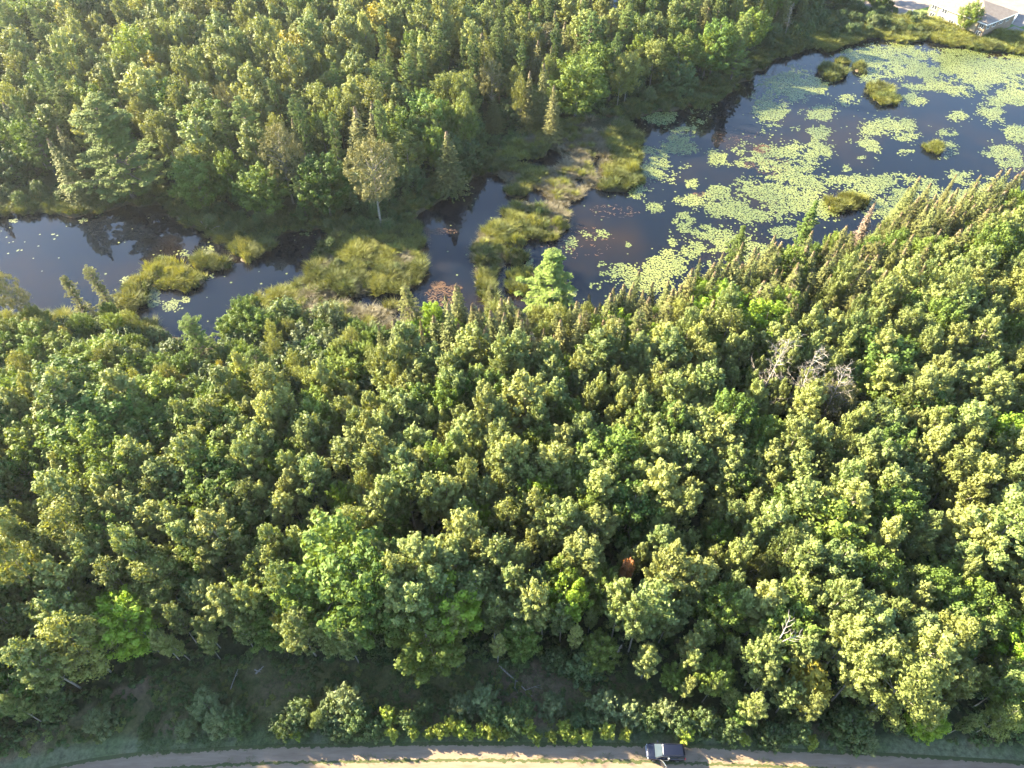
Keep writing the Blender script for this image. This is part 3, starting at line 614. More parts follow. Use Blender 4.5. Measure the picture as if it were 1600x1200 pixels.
# trees one can recognise: kind, picture position of the top, height, width factor, label
OWN = [
 ('white_pine', 130, 140, 25, 1.7, 'broad feathery white pine standing out on the shaded far-left bank', 'the broad white pine'),
 ('grey_pine', 573, 216, 21, .92, 'big round grey-green pine with pale bare trunk above the dark bank', 'the round grey pine'),
 ('grey_pine', 425, 196, 19, .85, 'twiggy grey-brown crowned pine left of the round grey-green pine', None),
 ('white_pine', 466, 160, 19, .6, 'slender white pine behind the twiggy grey-brown crown', None),
 ('white_pine', 460, 268, 12, .95, 'low blue-green pine beneath the twiggy grey-brown crown', None),
 ('white_pine', 592, 40, 20, .7, 'tall pale-lit white pine in the middle of the far forest', 'the tall far pine'),
 ('white_pine', 607, 85, 17, .62, 'blue-green pine just in front of the tall pale-lit far pine', None),
 ('white_pine', 686, 38, 20, .7, 'plumed white pine with its pale lower trunk showing, far forest', None),
 ('birch', 577, 120, 18, 1.2, 'yellow-green birch standing tall behind the round grey-green pine', 'the yellow birch'),
 ('birch', 713, 110, 17, .8, 'narrow lit birch with bare stems above the channel head', None),
 ('birch', 860, 80, 15, .8, 'olive birch above the dark spruces of the far bank', None),
 ('grey_pine', 345, 128, 18, .55, 'thin grey twiggy tree in the far-left forest', None),
 ('dead_pine', 318, 132, 15, .6, 'bare grey snag in the far-left forest', None),
 ('spruce', 697, 200, 15, 1.75, 'stout lit spruce on the far bank left of the channel head', 'the stout far spruce'),
 ('spruce', 268, 235, 12, .9, 'thin ragged spruce alone on the shaded far-left bank', 'the thin ragged spruce'),
 ('spruce', 770, 150, 9, 2.0, 'small blue-green spruce in shade above the marsh', None),
 ('spruce', 828, 112, 15, 1.1, 'left one of the dark spruce cluster on the far bank', None),
 ('spruce', 850, 100, 16, 1.2, 'tallest of the dark spruce cluster on the far bank', None),
 ('spruce', 866, 132, 14, 1.1, 'right one of the dark spruce cluster on the far bank', None),
 ('white_pine', 963, 50, 18, .75, 'blue-green pointed pine catching light above the shaded bank', 'the blue-green pine'),
 ('white_pine', 942, 30, 18, .6, 'bright-tipped pine just left of the blue-green pointed pine', None),
 ('white_pine', 1168, 12, 19, .85, 'lit pine on the forest corner above the right pond', 'the corner pine'),
 ('white_pine', 1130, -8, 17, .85, 'yellow-lit pine just left of the forest corner pine', None),
 ('birch', 1110, 60, 11, .8, 'small tan-lit birch left of the forest corner pine', None),
 ('dead_pine', 1241, 5, 10, .5, 'bare white birch stems by the far bank, right of the corner pine', None),
 ('white_pine', 1090, -20, 19, .9, 'dark pine at the top edge above the small tan-lit birch', None),
 ('white_pine', 20, 150, 20, .8, 'white pine at the left edge behind the broad one', None),
 ('white_pine', 85, 80, 20, .8, 'gold-lit white pine behind the broad one', None),
 ('white_pine', 45, 95, 20, .7, 'upright white pine near the top left corner', None),
 ('bright_pine', 862, 380, 18, 1.75, 'tall bright soft pine on the near shore below the marsh', 'the tall shore pine'),
 ('spruce', 717, 446, 14, .95, 'tall thin spire spruce at the foot of the channel', 'the spire spruce'),
 ('spruce', 697, 476, 9, .9, 'short dark spruce beside the tall spire spruce', None),
 ('tamarack', 766, 440, 12, 1.1, 'grey-lit ragged tree right of the spire spruce', None),
 ('spruce', 788, 466, 11, .8, 'narrow spruce left of the tall shore pine', None),
 ('spruce', 796, 515, 11, .85, 'narrow spruce in front of the tall shore pine, left', None),
 ('spruce', 850, 514, 12, .95, 'brown-tipped spruce in front of the tall shore pine', None),
 ('spruce', 866, 524, 12, 1.0, 'second brown-tipped spruce in front of the tall shore pine', None),
 ('spruce', 1026, 490, 10, 1.6, 'plump blue-green spruce in the middle of the near canopy edge', 'the plump spruce'),
 ('spruce', 998, 505, 8, 1.2, 'short spruce left of the plump blue-green one', None),
 ('bright_pine', 1282, 300, 14, .8, 'soft green pine beside the curved grass island', None),
 ('bright_pine', 1165, 340, 14, .9, 'soft bright pine at the shore among pointed spruces', None),
 ('grey_pine', 8, 392, 16, .62, 'leaning pine with bare dark trunk at the left edge', 'the leaning pine'),
 ('tamarack', 91, 420, 11, 1.3, 'left one of two ragged spruces on the near-left shore', None),
 ('tamarack', 133, 405, 12, 1.3, 'right one of two ragged spruces on the near-left shore', 'the two ragged spruces'),
 ('maple', 372, 470, 9, 1.0, 'round dark-green tree at the left pond shore', 'the round shore tree'),
 ('soft_pine', 292, 495, 12, 1.0, 'pale soft pine spreading at the left pond shore', 'the pale soft pine'),
 ('soft_pine', 392, 545, 12, 1.0, 'second pale soft pine, below the round shore tree', None),
 ('alder_shrub', 440, 470, 6.5, 1.2, 'olive rounded shrub below the marsh island', None),
 ('willow_shrub', 505, 476, 6.5, 1.0, 'rounded grey-green willow below the marsh island', None),
 ('vivid_maple', 672, 472, 9, 1.05, 'bright green maple left of the spire spruce', None),
 ('vivid_maple', 925, 532, 10, 1.0, 'bright green maple below the near spruces', 'the round bright maple'),
 ('vivid_maple', 172, 945, 12, 1.1, 'vivid green maple at the forest edge, bottom left', 'the vivid edge maple'),
 ('vivid_maple', 886, 912, 12, .85, 'tall bright tree alone at the clearing edge', 'the clearing-edge tree'),
 ('golden_aspen', 566, 842, 8, .8, 'small round golden tree in a dark canopy gap', 'the small golden tree'),
 ('golden_aspen', 545, 945, 10, 1.1, 'golden-tipped tree at the clearing edge', None),
 ('golden_aspen', 430, 962, 9, .8, 'golden-tipped narrow tree left of the other golden edge tree', None),
 ('golden_aspen', 478, 960, 9, .7, 'small gold-lit tree between the two golden edge trees', None),
 ('vivid_maple', 1592, 655, 13, 1.0, 'sunlit yellow-green maple at the right edge', 'the right-edge maple'),
 ('red_sapling', 981, 872, 12, .42, 'small reddish-orange treetop in the green canopy', 'the red treetop'),
 ('dead_pine', 1222, 528, 19, .75, 'left bare bleached snag in the right canopy', 'the bleached snags'),
 ('dead_pine', 1283, 556, 18.5, .8, 'middle bare bleached snag in the right canopy', None),
 ('dead_pine', 1325, 580, 17.5, .8, 'right grey twiggy snag in the right canopy', None),
 ('grey_pine', 1330, 600, 14, .7, 'thin grey-needled tree entangled with the right twiggy snag', None),
 ('dead_spruce', 1370, 311, 11, 1.2, 'pinkish-brown dead spruce below the curved grass island', 'the dead brown spruce'),
 ('maple', 1512, 6, 9, 1.15, 'round tree in front of the house by the pond', None),
]
sp_tips = [(1425, 280), (1440, 272), (1458, 282), (1499, 262), (1540, 262), (1563, 264), (1580, 262), (1512, 302), (1455, 322), (1472, 318), (1434, 292), (1338, 434), (1275, 395), (1310, 396), (1345, 398), (1425, 398), (1490, 330), (1520, 352), (1483, 345),
  (1210, 362), (1270, 357), (1300, 362), (1240, 380), (995, 412), (975, 434), (988, 436), (1025, 436), (1048, 432), (1100, 396), (1112, 402), (1128, 386), (1150, 396), (1162, 374), (1182, 388), (1192, 380), (1140, 410), (1590, 268), (1606, 262), (1550, 290), (1530, 280),
  (960, 460), (1075, 430), (1060, 450), (1205, 400), (1225, 420), (1250, 410), (1365, 420), (1385, 425), (1405, 415), (1300, 430), (690, 505), (745, 500), (760, 520), (720, 530), (1380, 350), (1400, 345), (1412, 330), (1470, 360), (1500, 370), (1540, 330), (1520, 320), (1575, 300), (905, 470), (930, 480), (945, 500), (700, 458), (735, 472), (750, 482), (775, 472), (806, 474), (815, 492), (896, 474), (900, 492), (880, 502), (925, 458), (910, 502), (960, 446), (940, 470), (976, 462), (1010, 452), (832, 500), (660, 500), (645, 487), (1002, 470), (1040, 465), (1066, 442), (1090, 430), (1116, 420), (620, 500), (590, 510)]
LANDMARKS = [(1038, 1175, 'the black car')]
for kind, px, py, H, wd, lab, lm in OWN:
    x, y = ground(px, py, 1.1 + H); tl = (0, 0)
    if lab.startswith('leaning pine'): tl = (0, -.35)
    if 'round tree in front of the house' in lab: x, y = ground(1503, 50, 1.2)
    if kind == 'red_sapling': H = 12
    add_tree(kind, x, y, H, wd, lab, tl, True)
    if lm: LANDMARKS.append((px, py + 25, lm))
LANDMARKS += [(1322, 318, 'the curved grass island'), (1520, 30, 'the house'), (560, 430, 'the marsh island'), (1235, 985, 'the white dead branches'), (800, 1060, 'the fallen white log')]
for px, py in sp_tips:
    H = 9 + rnd.random() * 5.5; x, y = ground(px, py, 1.0 + H)
    add_tree('spruce', x, y, H, .75 + .75 * rnd.random(), None, (rnd.gauss(0, .03), rnd.gauss(0, .03)), True)

fixed = np.array([(t['x'], t['y'], LIB[t['kind']][1] and {'spruce': 1.6, 'tamarack': 1.8, 'white_pine': 5.0, 'grey_pine': 5.5, 'bright_pine': 3.8, 'soft_pine': 4.5, 'red_sapling': .8, 'dead_pine': 1.2, 'vivid_maple': 3.4}.get(t['kind'], 3.0) * max(.5, t['sw'])) for t in TREES])
def jitter_points(s, x0, x1, y0, y1, seed, jit=.42):
    rs = np.random.RandomState(seed); gx = np.arange(x0, x1, s); gy = np.arange(y0, y1, s * .87); X, Y = np.meshgrid(gx, gy)
    X = X + (np.arange(len(gy)) % 2)[:, None] * s * .5; X = X + rs.uniform(-jit, jit, X.shape) * s; Y = Y + rs.uniform(-jit, jit, Y.shape) * s
    return X.ravel(), Y.ravel(), rs
def clear_of_fixed(X, Y, k=.75):
    d = np.sqrt((X[:, None] - fixed[None, :, 0]) ** 2 + (Y[:, None] - fixed[None, :, 1]) ** 2)
    return (d > fixed[None, :, 2] * k).all(1)
shore_y = lambda px: np.interp(px, [-300, 60, 150, 190, 235, 290, 350, 385, 410, 470, 560, 600, 700, 780, 900, 980, 1050, 1100, 1180, 1290, 1330, 1400, 1500, 1620, 2300],
    [515, 502, 508, 492, 510, 545, 560, 495, 480, 505, 515, 530, 535, 535, 532, 530, 505, 482, 442, 412, 398, 372, 352, 335, 345])
# near forest
X, Y, rs = jitter_points(3.1, -170, 210, 15, 150, 3)
px, py, dep = project(X, Y, 1.2)
ok = in_poly(NEAR_FOREST, px, py) & (terrain(X, Y) > .25) & (px > -420) & (px < 2050) & clear_of_fixed(X, Y)
gaps = [(1500, 790, 35, 50), (1420, 830, 50, 25), (640, 850, 60, 35), (1250, 700, 30, 25), (560, 880, 40, 30), (960, 850, 25, 30), (1170, 770, 25, 15), (30, 880, 45, 50), (130, 780, 30, 30)]
for cx, cy, rx, ry in gaps: ok &= ~((((px - cx) / rx) ** 2 + ((py - cy - 25) / ry) ** 2 < 1) & (rs.rand(len(X)) < .8))
zone = fbm(X * .045, Y * .045, 61, 3); z2 = fbm(X * .11, Y * .11, 67, 3)
for x, y, a, b, zn, zz2 in zip(X[ok], Y[ok], px[ok], py[ok], zone[ok], z2[ok]):
    inland = b - float(shore_y(a)); r = rnd.random(); H = 9.8 + zz2 * 6.5 + rnd.gauss(0, 2.0)
    left = a < 640
    if left and inland < 150 - max(0, a - 450) * .3:
        k = 'alder_shrub' if r < .28 else 'willow_shrub' if r < .45 else 'maple' if r < .72 else 'golden_aspen' if r < .78 else 'birch'
        H = {'alder_shrub': 4.5, 'willow_shrub': 4.5, 'maple': 6.5, 'golden_aspen': 6, 'birch': 8}[k] + inland * .022 + rnd.gauss(0, .8)
        if inland < 25: H *= .8
    elif a < 1130 and inland < 75:
        k = 'spruce' if r < .5 else 'birch' if r < .66 else 'maple' if r < .8 else 'alder_shrub' if r < .9 else 'vivid_maple'
        H = {'spruce': 12.8, 'birch': 10.5, 'maple': 8.5, 'alder_shrub': 5, 'vivid_maple': 8.5}[k] + rnd.gauss(0, 1) + inland * .02
    elif a >= 1130 and inland < 60 + rnd.random() * 80:
        k = 'spruce' if r < .68 else 'maple' if r < .8 else 'birch' if r < .92 else 'alder_shrub'
        H = {'spruce': 11, 'maple': 9, 'birch': 9, 'alder_shrub': 5.5}[k] + rnd.gauss(0, 1)
    else:
        k = 'aspen'
        pm = .42 if (a < 420 and b < 800) else .10
        if r < pm: k = 'maple'; H *= .9
        elif r < pm + .06: k = 'birch'
        elif r < pm + .075: k = 'vivid_maple'; H *= .85
        elif r < pm + .085: k = 'golden_aspen'; H *= .8
        edge = np.interp(a, [p[0] for p in CLEAR_EDGE], [p[1] for p in CLEAR_EDGE]) - b
        if edge < 28: H *= .72; k = 'alder_shrub' if rnd.random() < .4 and H < 9 else k
        if k == 'alder_shrub': H = 4.5
    if k == 'spruce' and rnd.random() < .3: k = 'tamarack'
    add_tree(k, x, y, H, (.72 + .6 * rnd.random() ** 1.3) * (1.25 if k in ('spruce', 'tamarack') else 1.2 if left and k == 'maple' else 1), None, (rnd.gauss(0, .035), rnd.gauss(0, .035)))
# far forest
X, Y, rs = jitter_points(5.7, -310, 330, 100, 345, 8)
px, py, dep = project(X, Y, 1.2)
pxt, pyt, _ = project(X, Y, 15.0)
ok = in_poly(FAR_FOREST, px, py) & (terrain(X, Y) > .5) & (px > -330) & (px < 1500) & (pyt > -75) & clear_of_fixed(X, Y, .9)
zone = fbm(X * .03, Y * .03, 81, 3)
FE = [(-900, 300), (60, 296), (130, 308), (270, 325), (420, 345), (560, 335), (650, 305), (735, 262), (770, 225), (800, 205), (900, 185), (1000, 158), (1100, 128), (1180, 92), (1215, 55), (1290, 22), (1400, 14), (2000, 0)]
for x, y, a, b, zn in zip(X[ok], Y[ok], px[ok], py[ok], zone[ok]):
    inland = np.interp(a, [p[0] for p in FE], [p[1] for p in FE]) - b; r = rnd.random()
    if inland < 38:
        k = 'alder_shrub' if r < .5 else 'spruce' if r < .62 else 'birch' if r < .8 else 'maple'
        H = {'alder_shrub': 5.5, 'spruce': 13, 'birch': 13, 'maple': 12}[k] + rnd.gauss(0, 1.5)
    elif inland < 120 or zn > .62 or a < 130:
        k = 'white_pine' if r < .24 else 'spruce' if r < .38 else 'birch' if r < .58 else 'maple' if r < .7 else 'grey_pine' if r < .73 else 'aspen'
        H = {'white_pine': 18, 'spruce': 14, 'birch': 15, 'maple': 13, 'grey_pine': 15, 'aspen': 15}[k] + rnd.gauss(0, 1.5)
    else:
        k = 'aspen' if r < .80 else 'birch' if r < .9 else 'golden_aspen' if r < .93 else 'white_pine' if r < .95 else 'maple'
        H = 15.3 + rnd.gauss(0, 2.6)
    if a > 1290 and b > -40: k = 'maple' if r < .5 else 'alder_shrub'; H = 7 if k == 'maple' else 4
    add_tree(k, x, y, H, (.85 if k == 'white_pine' else 1.25 if k == 'spruce' else 1.2) * (.7 + .7 * rnd.random()), None, (rnd.gauss(0, .03), rnd.gauss(0, .03)))
# shrubs in the clearing and along the road
for cx, cy, kind, H in [(165, 1118, 'willow_shrub', 3.6), (330, 1095, 'willow_shrub', 4), (350, 1115, 'willow_shrub', 3.6), (375, 1120, 'alder_shrub', 3.4), (295, 1130, 'willow_shrub', 2.6), (455, 1125, 'alder_shrub', 4.0), (475, 1110, 'alder_shrub', 4.2), (505, 1122, 'birch', 5), (520, 1110, 'alder_shrub', 4), (545, 1095, 'willow_shrub', 5), (560, 1118, 'alder_shrub', 4.2), (535, 1132, 'alder_shrub', 3),
    (590, 1130, 'alder_shrub', 3), (610, 1110, 'sapling', 3.4), (640, 1120, 'alder_shrub', 3), (665, 1095, 'alder_shrub', 2.6), (725, 1095, 'willow_shrub', 3.2), (755, 1085, 'willow_shrub', 3.6), (770, 1110, 'alder_shrub', 3.4), (800, 1120, 'alder_shrub', 3.6), (820, 1100, 'alder_shrub', 3), (860, 1095, 'willow_shrub', 3.2), (945, 1095, 'willow_shrub', 4), (980, 1105, 'willow_shrub', 3.6), (900, 1120, 'alder_shrub', 2.6), (925, 1118, 'alder_shrub', 2.6),
    (1010, 1115, 'alder_shrub', 3.2), (1035, 1105, 'willow_shrub', 3.6), (1060, 1122, 'alder_shrub', 3.6), (1095, 1120, 'alder_shrub', 4), (1135, 1130, 'alder_shrub', 3.6), (1150, 1110, 'maple', 6), (520, 1065, 'alder_shrub', 1.8), (670, 1070, 'alder_shrub', 2), (240, 1110, 'alder_shrub', 1.6), (230, 1130, 'alder_shrub', 1.8), (1070, 1140, 'sapling', 3), (1160, 1145, 'sapling', 2.2), (1265, 1150, 'sapling', 2.4), (1350, 1150, 'willow_shrub', 2.6), (1200, 1140, 'alder_shrub', 3.4), (1240, 1135, 'alder_shrub', 3.8)]:
    x, y = ground(cx, cy + 14, 1.2); add_tree(kind, x, y, H, 1.0, None, (0, 0), True)
for cx, cy, H in [(615, 1140, 2.6), (648, 1138, 2.4), (672, 1140, 2.2), (690, 1136, 2.8), (706, 1130, 3.0), (722, 1132, 2.8), (736, 1142, 1.8), (752, 1136, 2.4), (768, 1138, 2.8), (785, 1140, 2.4), (826, 1132, 2.8), (838, 1146, 2.2), (861, 1146, 2.2), (880, 1136, 3.0), (896, 1146, 2.6), (915, 1144, 2.6), (946, 1138, 3.2), (975, 1142, 2.6), (640, 1115, 2.2), (465, 1142, 2), (440, 1140, 1.6), (733, 1208, 2.2)]:
    x, y = ground(cx, cy + 10, 1.2); add_tree('sapling', x, y, H, 1.0, None, (0, 0), True)
# shrubs along the shores and at the foot of the far forest
X, Y, rs = jitter_points(3.4, -170, 230, 95, 270, 14)
px, py, dep = project(X, Y, 1.0); T0 = terrain(X, Y); B = blur_any(B2, X, Y)
ok = (T0 > .35) & (px > -60) & (px < 1440) & (py > 12) & ~in_poly(NEAR_FOREST, px, py) & ~in_poly(FAR_FOREST, px, py) & ~in_poly([(790, 170), (1010, 160), (1010, 330), (850, 380), (640, 345), (780, 270)], px, py) & ~in_poly(MARSH, px, py) & (py < 400) & (rs.rand(len(X)) < .62)
for x, y in zip(X[ok], Y[ok]): add_tree('alder_shrub' if rnd.random() < .8 else 'willow_shrub', x, y, 1.8 + 2.4 * rnd.random(), 1.0)

for i in range(46):
    a, b = rnd.uniform(480, 980), rnd.uniform(190, 490)
    x, y = ground(a, b, .6)
    if in_poly(MARSH, a, b) and tz(x, y) > .3 and b > 215: add_tree('willow_shrub' if i % 2 else 'alder_shrub', x, y, 1.2 + 1.3 * rnd.random(), .9)
# ------------------------------------------------------------------ place the trees
NTH = ['nearest', 'second', 'third', 'fourth', 'fifth', 'sixth', 'seventh', 'eighth', 'ninth', 'tenth', 'eleventh', 'twelfth', 'thirteenth', 'fourteenth', 'fifteenth', 'sixteenth', 'seventeenth', 'eighteenth', 'nineteenth', 'twentieth']
DIRS = ['right of', 'up-right of', 'above', 'up-left of', 'left of', 'down-left of', 'below', 'down-right of']
for t in TREES:
    H = LIB[t['kind']][1] * t['sz']
    a, b, d = project(t['x'], t['y'], t['z'] + H * .75); t['px'], t['py'] = float(a), float(b); t['d'] = float(d)
    t['view'] = -25 < a < 1625 and -30 < b < 1225
counts = {}
proto = {}
def make_tree(t, name, label, cat, group):
    e = bpy.data.objects.new(name, None); COL.objects.link(e); e.empty_display_size = .5
    e.location = (t['x'], t['y'], t['z']); e.rotation_euler = (t['tilt'][0], t['tilt'][1], t['r']); e.scale = (t['sw'], t['sw'], t['sz'])
    tag(e, label, cat, group)
    key = (t['kind'], t['v'])
    for i, me in enumerate(LIB[t['kind']][0][t['v']]):
        o = bpy.data.objects.new('branches' if me.name.startswith('branch') else me.name.split('.')[0], me); COL.objects.link(o); o.parent = e
        proto.setdefault(key, {})[i] = o
    return e
by = {}
for t in TREES: by.setdefault(t['kind'], []).append(t)
cells = {}
for kind, ts in by.items():
    name, words, cat, group = SPEC[kind]
    ts.sort(key=lambda t: (not t['forced'], not t['view'], t['d']))
    solo = [t for t in ts if t['view'] or t['forced']][:295]; ids = set(map(id, solo)); rest = [t for t in ts if id(t) not in ids]
    for t in solo:
        if t['label']: continue
        j = min(range(len(LANDMARKS)), key=lambda j: (LANDMARKS[j][0] - t['px']) ** 2 + (LANDMARKS[j][1] - t['py']) ** 2)
        dx, dy = t['px'] - LANDMARKS[j][0], LANDMARKS[j][1] - t['py']
        cells.setdefault((kind, j, int(round(math.atan2(dy, dx) / (pi / 4))) % 8), []).append((dx * dx + dy * dy, id(t), t))
    for (k_, j, q), L_ in cells.items():
        if k_ != kind: continue
        for i, (_, _, t) in enumerate(sorted(L_)):
            size = 'tall ' if LIB[kind][1] * t['sz'] > {'aspen': 14.5, 'birch': 14}.get(kind, 99) else ''
            t['label'] = '%s%s, %s one %s %s' % (size, words, NTH[i] if i < 20 else '%dth' % (i + 1), DIRS[q], LANDMARKS[j][2])
    for t in solo: make_tree(t, name, t['label'], cat, group)
    if rest:
        nv = len(LIB[kind][0]); srcs = []
        for v in range(nv):
            if (kind, v) not in proto:
                proto[(kind, v)] = {i: bpy.data.objects.new('crown', me) for i, me in enumerate(LIB[kind][0][v])}
            srcs.append(list(proto[(kind, v)].values()))
        scatter(name.replace('_tree', '') + '_stand', [(t['x'], t['y'], t['z']) for t in rest], [t['r'] for t in rest], np.array([(t['sw'], t['sw'], t['sz']) for t in rest]), [t['v'] for t in rest], srcs,
                'remaining %ss that merge into the far forest and frame edges' % words if False else 'mass of %s growth filling the forest behind the nearer ones' % words, 'trees' if cat == 'tree' else 'shrubs')
    counts[kind] = (len(solo), len(rest))
print('TREES', counts)

# ------------------------------------------------------------------ low cover: undergrowth and sedge
def hid(mesh): return bpy.data.objects.new(mesh.name, mesh)
under = [hid(clump(200 + i, .75, .55, 170, .13, M['under'])) for i in range(4)]
under2 = [hid(clump(210, .8, .5, 150, .13, M['birch']))]
X, Y, rs = jitter_points(1.25, -170, 230, 22, 270, 31)
px, py, dep = project(X, Y, 1.0); T0 = terrain(X, Y); nz = fbm(X * .1, Y * .1, 91, 3); nf = fbm(X * .3, Y * .3, 92, 3)
view = (px > -30) & (px < 1640) & (py > -10) & (py < 1230) & (T0 > .3)
nearf = in_poly(NEAR_FOREST, px, py); farf = in_poly(FAR_FOREST, px, py)
edge = np.interp(px, [p[0] for p in CLEAR_EDGE], [p[1] for p in CLEAR_EDGE]); re_ = np.interp(px, [p[0] for p in ROAD_EDGE], [p[1] for p in ROAD_EDGE])
marsh = in_poly(MARSH, px, py)
clear_ = (py > edge) & (py < re_ - 28)
house_zone = (px > 1390) & (py < 60)
u = view & ~house_zone & ((nearf & (rs.rand(len(X)) < .45)) | (farf & (rs.rand(len(X)) < .35)) | (clear_ & (nf > .38)) | (~nearf & ~farf & ~marsh & (py < 420)))
u &= (py < re_ - 24)
sc_ = (.55 + .9 * rs.rand(len(X))) * np.where(clear_, .75, 1.0)
scatter('undergrowth', np.stack([X[u], Y[u], T0[u]], 1), rs.rand(u.sum()) * 6.28, sc_[u], np.where(clear_[u] & (rs.rand(u.sum()) < .3), 4, rs.randint(0, 4, u.sum())), [[o] for o in under + under2], 'low leafy undergrowth over the forest floor, banks and clearing', 'undergrowth')
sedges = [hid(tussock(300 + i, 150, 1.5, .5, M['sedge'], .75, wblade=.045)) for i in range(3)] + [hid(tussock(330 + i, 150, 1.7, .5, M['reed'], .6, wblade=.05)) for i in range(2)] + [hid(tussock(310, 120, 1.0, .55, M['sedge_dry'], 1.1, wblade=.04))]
X, Y, rs = jitter_points(1.15, -170, 230, 95, 265, 37)
px, py, dep = project(X, Y, .5); T0 = terrain(X, Y); B = blur_any(B2, X, Y); W1 = blur_any(B1, X, Y)
nz = fbm(X * .13, Y * .13, 95, 3); marsh = in_poly(MARSH, px, py); rim = (B > .12)
bankR = in_poly([(1180, 95), (1240, 40), (1330, 20), (1440, 35), (1600, 60), (1640, 90), (1430, 80), (1250, 95)], px, py)
view = (px > -30) & (px < 1640) & (py > 15) & (py < 560) & (T0 > -.12)
s_ = view & ((marsh & (nz > .34) & (rs.rand(len(X)) < .8)) | (rim & (rs.rand(len(X)) < .6)) | bankR) & ~(in_poly(NEAR_FOREST, px, py) & (B < .2))
dryz = in_poly([(870, 220), (930, 205), (960, 250), (915, 330), (850, 335), (800, 330), (840, 290)], px, py) | (nz < .40)
v_ = rs.randint(0, 3, len(X))
greenz = (~marsh & (py < 420) & (px < 1240)) | (fbm(X * .16, Y * .16, 131, 3) > .54)
v_ = np.where(greenz & (rs.rand(len(X)) < .85), rs.randint(3, 5, len(X)), v_)
v_ = np.where(dryz & marsh & (rs.rand(len(X)) < .85), 5, v_)
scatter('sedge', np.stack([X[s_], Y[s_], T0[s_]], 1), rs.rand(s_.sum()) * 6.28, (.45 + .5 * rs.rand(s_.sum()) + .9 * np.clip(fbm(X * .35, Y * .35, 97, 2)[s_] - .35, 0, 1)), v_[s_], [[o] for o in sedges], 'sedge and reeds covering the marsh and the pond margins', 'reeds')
gr = [hid(tussock(320 + i, 60, .22, .45, M['under'], .8, wblade=.015)) for i in range(2)]
X, Y, rs = jitter_points(.7, -45, 45, 17, 42, 39)
px, py, dep = project(X, Y, 1.2); re_ = np.interp(px, [p[0] for p in ROAD_EDGE], [p[1] for p in ROAD_EDGE]); edge = np.interp(px, [p[0] for p in CLEAR_EDGE], [p[1] for p in CLEAR_EDGE])
nn_ = fbm(X * .5, Y * .5, 99, 3)
g_ = (px > -40) & (px < 1640) & (py > edge) & (py < 1230) & (((py < re_ - 3) & (nn_ > .42)) | ((np.abs(py - re_ - 21) < 2) & (nn_ > .55)))
scatter('verge_grass', np.stack([X[g_], Y[g_], T0[0] * 0 + np.full(g_.sum(), 1.2)], 1), rs.rand(g_.sum()) * 6.28, (.6 + .8 * rs.rand(g_.sum())), rs.randint(0, 2, g_.sum()), [[o] for o in gr], 'short rough grass on the clearing and road verge', 'grass')

# islands of sedge standing in the water, each a thing
isl_lab = {0: 'large yellow-green sedge island in the left pond', 1: 'sedge tongue joining the right of the large left-pond island', 2: 'tan sedge island right of the large one in the left pond', 3: 'small sedge tuft at the right end of the tan island', 4: 'leafy bright hummock against the far bank of the left pond',
 5: 'lit sedge tuft left of the large left-pond island', 6: 'rounded sedge hummock nearest the near-left shore', 7: 'small hummock touching the bright bank hummock', 8: 'dark bushy island highest in the right pond', 9: 'small dark tuft behind the highest pond island', 10: 'single round dark tuft right of the highest pond island',
 11: 'back half of the broad dark island in the right pond', 12: 'front half of the broad dark island, pale at its foot', 13: 'small domed yellow grass island alone in open water', 14: 'left limb of the curved grass island by the near shore', 15: 'right limb of the curved grass island by the near shore', 16: 'sunlit yellow sedge island at the tip of the marsh',
 17: 'smaller sunlit sedge island right of the marsh tip', 18: 'narrow sedge strip below the marsh tip', 19: 'green sedge mound above the tall shore pine', 20: 'tan sedge mound left of the tall shore pine', 21: 'rounded sedge headland on the right of the marsh', 22: 'small sedge tuft in lily pads by the far bank'}
